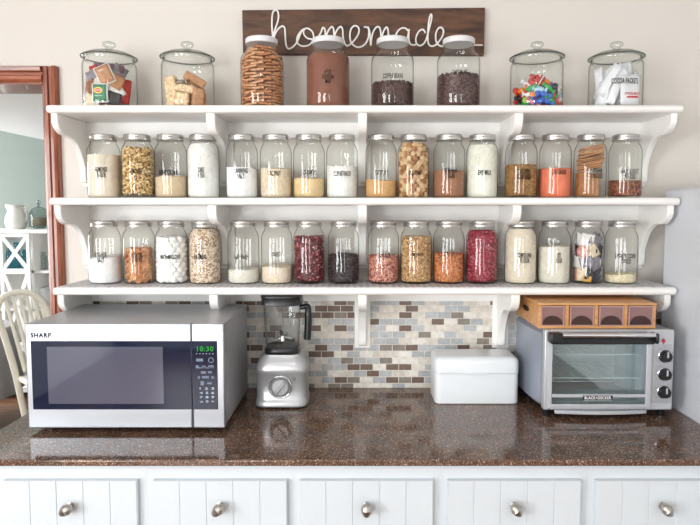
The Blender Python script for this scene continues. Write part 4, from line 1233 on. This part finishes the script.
obj('collar', sq_lathe([(ju*.90, ju*.87, .1845), (ju*.93, ju*.90, .187), (ju*.93, ju*.90, .200), (ju*.86, ju*.84, .207)], e=4), M_black, t, True)
jug = obj('jug', sq_lathe([(ju*.80, ju*.78, .2075), (ju*.9, ju*.88, .216), (ju*1.0, ju*.97, jz1)], e=3.4), glass('jug_plastic', tint=(244,246,247), edge=(96,100,104), bump=0), t, True)
jug.data.polygons[len(jug.data.polygons)-1].select = False
for sx in (-.55, -.18, .18, .55):
    obj('measure_rib', tube(B(), [(sx*ju, -ju*.95, .235), (sx*ju, -ju*1.0, jz1-.01)], .0016, 6), M_rim, jug, True)
bl_ = obj('blade', sq_lathe([(.008, .008, .222), (.006, .006, .240)]), M_chrome, t, True)
for q in range(4):
    a = q*PI/2+.4
    M4 = Matrix.Translation((0, 0, .238)) @ Matrix.Rotation(a, 4, 'Z') @ Matrix.Rotation(-.45 if q % 2 else .3, 4, 'Y')
    obj('blade_arm', box(B(), 0, .034, -.006, .006, -.001, .001, M4), M_chrome, bl_)
obj('lid', sq_lathe([(ju*1.02, ju*1.0, jz1+.0005), (ju*1.14, ju*1.08, jz1+.003), (ju*1.08, ju*1.04, jz1+.024), (ju*1.12, ju*1.06, jz1+.027), (ju*1.12, ju*1.06, jz1+.034), (ju*1.08, ju*1.04, jz1+.036)], e=4), M_black, t, True)
hx = ju*1.42
obj('handle', tube(B(), spline([(ju*1.0, -.01, jz1-.012), (ju*1.3, -.012, jz1-.008), (hx, -.012, jz1-.014), (hx*1.01, -.012, jz1-.05), (hx*.99, -.012, jz1-.09), (hx*.97, -.012, jz1-.125)]), [.009]*6+[.0115]*10+[.013]*15, 12), M_black, t, True)
# ------------------------------------------------------------------ bread box
QD = Dat(404.5, CZ)
qx0 = X(435, 400, QD); qx1 = X(519, 400, QD)
t = thing('bread_box', 'white enamel bread box with rounded lid against the tiles', 'bread box', ((qx0+qx1)/2, QD-WALL_D, CZ))
hw = (qx1-qx0)/2; qd = .150; zl = Z(373.5, QD)-CZ; zt2 = Z(361, QD)-CZ+.012
def rr_slab(x, y0, y1, r, zs, bm, n=5):
    rings = []
    for (ins, z) in zs:
        pts = []
        for sx, sy, a0 in ((1,1,0),(-1,1,90),(-1,-1,180),(1,-1,270)):
            for i in range(n+1):
                a = math.radians(a0+90*i/n); rr = max(.002, r-ins)
                cx_ = sx*(x-ins-rr); cy_ = (y1-ins-rr) if sy > 0 else (y0+ins+rr)
                pts.append(bm.verts.new((cx_+rr*math.cos(a), cy_+rr*math.sin(a), z)))
        rings.append(pts)
    m_ = len(rings[0])
    for q in range(len(rings)-1):
        for i in range(m_):
            j = (i+1) % m_; bm.faces.new((rings[q][i], rings[q][j], rings[q+1][j], rings[q+1][i]))
    bm.faces.new(rings[0][::-1]); bm.faces.new(rings[-1]); return bm
obj('body', rr_slab(hw, 0, qd, .022, [(.004, .0004), (.0, .004), (0, zl-.0015)], B()), M_bread, t, True)
ld = obj('lid', rr_slab(hw+.0015, -.0015, qd+.0015, .024, [(0, zl), (0, zt2-.022), (.002, zt2-.013), (.007, zt2-.006), (.015, zt2-.0015), (.024, zt2)], B()), M_bread, t, True)
obj('handle', box(B(), -.036, .040, -.012, -.001, zl+.0005, zl+.0055), M_bread, ld, bevel=.002)

# ------------------------------------------------------------------ toaster oven
TD = 1.935; ty = TD-WALL_D
tx0 = X(544.3, 370, TD); tx1 = X(673.5, 370, TD); tz0 = Z(410, TD); tz1 = Z(330, TD)
t = thing('toaster_oven', 'silver toaster oven with glass door and three knobs, at the right end of the worktop', 'toaster oven', ((tx0+tx1)/2, ty, CZ))
cx0 = tx0-t.location.x; cx1 = tx1-t.location.x; a0 = tz0-CZ; a1 = tz1-CZ
def gx_(px): return X(px, 370, TD)-t.location.x
def gz(py): return Z(py, TD)-CZ
M_grey = plain('toaster_grey', (196,199,204), .35, .3)
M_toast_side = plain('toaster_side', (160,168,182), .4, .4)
dep = .29
# outer shell: hollow box (left, top, right, bottom, back), slightly flared to the back
def shell():
    bm = B()
    fl = .02
    def sec(y, f):
        return [(cx0-f, a0+.012), (cx0-f, a1-.018), (cx0-f+.018, a1-.0), (cx1+f*.4-.012, a1), (cx1+f*.4, a1-.018), (cx1+f*.4, a0+.012), (cx1+f*.4-.012, a0), (cx0-f+.012, a0)]
    ring = []
    for y, f in ((.03, 0), (.09, fl*.6), (.2, fl), (dep, fl*.9)):
        ring.append([bm.verts.new((x, y, z)) for x, z in sec(y, f)])
    for q in range(3):
        for i in range(8):
            j = (i+1) % 8; bm.faces.new((ring[q][i], ring[q][j], ring[q+1][j], ring[q+1][i]))
    bm.faces.new(ring[-1])
    return bm
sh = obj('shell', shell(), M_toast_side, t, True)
wx0, wx1, wz0, wz1 = gx_(551.5), gx_(645), gz(403.5), gz(344)
# front frame around the window
bm = B()
def fr_box(x0, x1, z0, z1, y0=0, y1=.03): box(bm, x0, x1, y0, y1, z0, z1)
fr_box(cx0, wx0-.004, a0, a1); fr_box(wx1+.004, cx1, a0, a1); fr_box(wx0-.004, wx1+.004, wz1+.004, a1); fr_box(wx0-.004, wx1+.004, a0, wz0-.004)
obj('front_frame', bm, M_grey, t, bevel=.004)
# cavity liner
M_cav = plain('cavity_metal', (196,206,208), .4, .1)
bm = B()
cy = .24
box(bm, wx0-.006, wx0-.002, .03, cy, wz0-.004, wz1+.004); box(bm, wx1+.002, wx1+.006, .03, cy, wz0-.004, wz1+.004)
box(bm, wx0-.002, wx1+.002, .03, cy, wz0-.006, wz0-.002); box(bm, wx0-.002, wx1+.002, .03, cy, wz1+.002, wz1+.006); box(bm, wx0-.002, wx1+.002, cy, cy+.004, wz0-.004, wz1+.004)
obj('cavity', bm, M_cav, t)
for zz in (wz0+(wz1-wz0)*.78, wz0+(wz1-wz0)*.38):
    bm = B()
    for i in range(19):
        x = wx0+.006+(wx1-wx0-.012)*i/18
        tube(bm, [(x, .035, zz), (x, cy-.01, zz)], .0011, 5)
    tube(bm, [(wx0+.002, .035, zz), (wx1-.002, .035, zz)], .002, 6); tube(bm, [(wx0+.002, cy-.01, zz), (wx1-.002, cy-.01, zz)], .002, 6)
    obj('wire_rack', bm, M_whitemetal, t, True)
for xx in ((.06, .21),):
    for yy in xx: obj('heating_element', tube(B(), [(wx0+.001, yy, wz0+.012), (wx1-.001, yy, wz0+.012)], .004, 8), M_chrome, t, True)
# door: glass with steel edges
df = obj('door', B() if 0 else (lambda bm: (box(bm, gx_(546.5), gx_(551.5), -.008, -.0005, gz(407), gz(337)), box(bm, gx_(645), gx_(650), -.008, -.0005, gz(407), gz(337)), box(bm, gx_(551.5), gx_(645), -.008, -.0005, gz(407), gz(403.5)), box(bm, gx_(551.5), gx_(645), -.008, -.0005, gz(343.5), gz(337)), bm)[-1])(B()), M_grey, t, bevel=.001)
obj('door_glass', box(B(), wx0+.0003, wx1-.0003, -.006, -.003, wz0+.0003, gz(343.8)), glass('oven_glass', tint=(240,247,248), edge=(90,110,112), bump=0, base=.13), df)
obj('lower_rail', box(B(), wx0+.001, wx1-.001, -.0085, -.0062, gz(396.5), gz(393.6)), M_grey, df)
# handle with black end brackets
obj('handle_shield', box(B(), gx_(549), gx_(651), -.022, -.0085, gz(343.2), gz(336.8)), M_black, df, bevel=.004)
hd2 = obj('handle', tube(B(), [(gx_(557), -.036, gz(333.0)), (gx_(649), -.036, gz(333.0))], .0088, 14), M_chrome, df, True)
for a_, b_ in ((545.5, 558), (648, 651.5)):
    obj('handle_bracket', box(B(), gx_(a_), gx_(b_), -.048, -.0086, gz(341), gz(330.8)), M_black, hd2, bevel=.005)
# brand plate
pl = obj('brand_plate', box(B(), gx_(582.5), gx_(612), -.0115, -.0088, gz(399.3), gz(394.2)), M_black, df)
vs, fs = text_geo('BLACK+DECKER', gx_(610.5)-gx_(584), (gz(395.2)-gz(398.2)))
cx_, cz_ = gx_(597.2), (gz(395.2)+gz(398.2))/2
obj('lettering', ([(cx_+v.x, -.0119, cz_+v.y) for v in vs], fs), M_whitemetal, pl)
bm = B()
for z_ in (gz(394.4), gz(399.1)): box(bm, gx_(582.5), gx_(612), -.0121, -.0116, z_-.0004, z_+.0004)
obj('border', bm, M_whitemetal, pl)
# control area
ctl = obj('control_panel', rbox(B(), (gx_(652.5)+gx_(672))/2, (gz(344)+gz(403))/2, gx_(672)-gx_(652.5), gz(344)-gz(403), .004, -.0025, -.0003), plain('control_face', (178,180,184), .35, .4), t)
bm = B()
prism(bm, [(gx_(660.3), gz(340.8)), (gx_(662.2), gz(338.3)), (gx_(664.1), gz(340.8)), (gx_(664.1), gz(341.5)), (gx_(660.3), gz(341.5))], 'Y', -.0034, -.0004); prism(bm, [(gx_(661), gz(341.6)), (gx_(663.4), gz(341.6)), (gx_(662.2), gz(344))], 'Y', -.0034, -.0004)
obj('red_light', bm, plain('indicator_red', (190,30,36), .3), t)
for q, py in enumerate((355.7, 373.6, 391.4)):
    MX = Matrix.Translation((gx_(663.6), -.0026, gz(py))) @ Matrix.Rotation(PI/2, 4, 'X')
    kk = obj('knob', lathe(B(), [(.0205, 0), (.0205, .003), (.0185, .0045), (.0175, .018), (.016, .021), (.001, .0215)], 32, MX), M_black, ctl, True)
    pts = [(gx_(663.6)+.0204*math.cos(a), -.0060, gz(py)+.0204*math.sin(a)) for a in [2*PI*i/32 for i in range(33)]]
    obj('knob_ring', tube(B(), pts, .0015, 6, cap=False), M_chrome, kk, True)
    obj('pointer', box(B(), gx_(663.6)-.003, gx_(663.6)+.003, -.0262, -.0242, gz(py)-.0015, gz(py)+.018), M_chrome, kk)
    bm = B()
    for i in range(9):
        a = math.radians(-40+260*i/8); px_ = gx_(663.6)+.029*math.cos(a); pz_ = gz(py)+.029*math.sin(a)
        box(bm, px_-.0009, px_+.0009, -.0029, -.0026, pz_-.0009, pz_+.0009)
    obj('dial_marks', bm, M_ink, ctl)
# crumb tray lip bulging under the door
bm = B(); n = 14; pts = []
for i in range(n+1):
    u = i/n; x = gx_(556)+(gx_(648)-gx_(556))*u; pts.append((x, -.012*math.sin(PI*u)))
prism(bm, [(gx_(556), .012)]+pts+[(gx_(648), .012)], 'Z', a0-.013, a0-.001)
obj('crumb_tray', bm, M_grey, t, bevel=.002)
for x_ in (cx0+.02, cx1-.02):
    for y_ in (.035, .25):
        obj('foot', lathe(B(), [(.012, .0004), (.015, a0+.001)], 14, Matrix.Translation((x_, y_, 0))), M_black, t, True)

# ------------------------------------------------------------------ bamboo drawer organiser on the toaster oven
OD = 1.955
ox0 = X(538.5, 315, OD); ox1 = X(656, 315, OD); oz0 = tz1+.0008; oz1 = Z(303, OD)
oz0v = oz0
t = thing('drawer_organizer', 'bamboo organiser with four plum plastic drawers on top of the toaster oven', 'organizer', ((ox0+ox1)/2, OD-WALL_D, oz0))
w = ox1-ox0; x0 = -w/2; H = oz1-oz0; dp = .275
def ux(px): return X(px, 316, OD)-t.location.x
fr_ = B()
box(fr_, x0, x0+.010, 0, dp, 0, H-.008); box(fr_, -x0-.010, -x0, 0, dp, 0, H-.008)
box(fr_, x0+.010, -x0-.010, 0, dp, 0, .009); box(fr_, x0+.010, -x0-.010, dp-.008, dp, .009, H-.008)
for a_, b_ in ((565, 569), (594.5, 598.3), (624, 627.6)): box(fr_, ux(a_), ux(b_), 0, dp-.008, .009, H-.008)
obj('frame', fr_, M_bamboo, t, bevel=.0012)
obj('top_board', box(B(), x0-.002, -x0+.002, -.003, dp, H-.008, H), M_bamboo, t, bevel=.002)
# hand hole on the left side: its shade painted as a flat dark patch
bm = B(); prism(bm, [(.15+.04*math.cos(2*PI*i/20), H*.52+.010*math.sin(2*PI*i/20)) for i in range(20)], 'X', x0-.0006, x0+.001)
obj('hand_slot_shade', bm, plain('slot_shade_paint', (52,30,20), .8), t)
M_plum = plain('plum_plastic', (136,100,98), .15, coat=.5)
M_plumd = plain('plum_dark', (58,30,26), .3)
for a_, b_ in ((540.5, 564.6), (569.3, 594.2), (598.6, 623.7), (627.9, 653.2)):
    A_, Bx = ux(a_)+.0012, ux(b_)-.0012
    bm = B(); zb_, zt3 = .0095, H-.0095
    box(bm, A_, Bx, .001, .22, zb_, zt3)
    d_ = obj('drawer', bm, M_plum, t, bevel=.0015)
    # raised rim of the front
    bm = B(); e = .004
    box(bm, A_, A_+e, -.003, .0008, zb_, zt3); box(bm, Bx-e, Bx, -.003, .0008, zb_, zt3); box(bm, A_+e, Bx-e, -.003, .0008, zt3-e, zt3); box(bm, A_+e, Bx-e, -.003, .0008, zb_, zb_+.003)
    obj('drawer_rim', bm, plain('plum_rim', (176,140,134), .25) if 'plum_rim' not in MATS else MATS['plum_rim'], d_)
    bm = B(); cxm = (A_+Bx)/2; rw = (Bx-A_)/2-e-.001
    prism(bm, [(cxm+rw*math.cos(PI*i/14), zb_+.003+(zt3-zb_)*.46*math.sin(PI*i/14)) for i in range(15)], 'Y', -.0015, .0008)
    obj('finger_pull', bm, M_plumd, d_)

# ------------------------------------------------------------------ world, camera, colour
w = bpy.data.worlds.new('world'); sc.world = w; w.use_nodes = True
w.node_tree.nodes['Background'].inputs[0].default_value = (.9, .95, 1, 1); w.node_tree.nodes['Background'].inputs[1].default_value = .6
cam = bpy.data.cameras.new('camera'); co = bpy.data.objects.new('camera', cam); C.objects.link(co)
co.location = (0, -WALL_D, EYE); co.rotation_euler = (PI/2-PITCH, 0, 0)
cam.sensor_width = 36; cam.sensor_fit = 'HORIZONTAL'; cam.lens = F/700*36
cam.shift_x = -(CX-350)/700; cam.shift_y = -(262.5-CY)/700
cam.clip_start = .02
sc.camera = co
sc.view_settings.view_transform = 'Standard'; sc.view_settings.look = 'None'; sc.view_settings.gamma = 1
sc.view_settings.use_curve_mapping = False
sc.view_settings.exposure = -.92
sc.cycles.use_denoising = True
sc.cycles.max_bounces = 10; sc.cycles.diffuse_bounces = 5; sc.cycles.transparent_max_bounces = 24
sc.cycles.caustics_reflective = False; sc.cycles.caustics_refractive = False
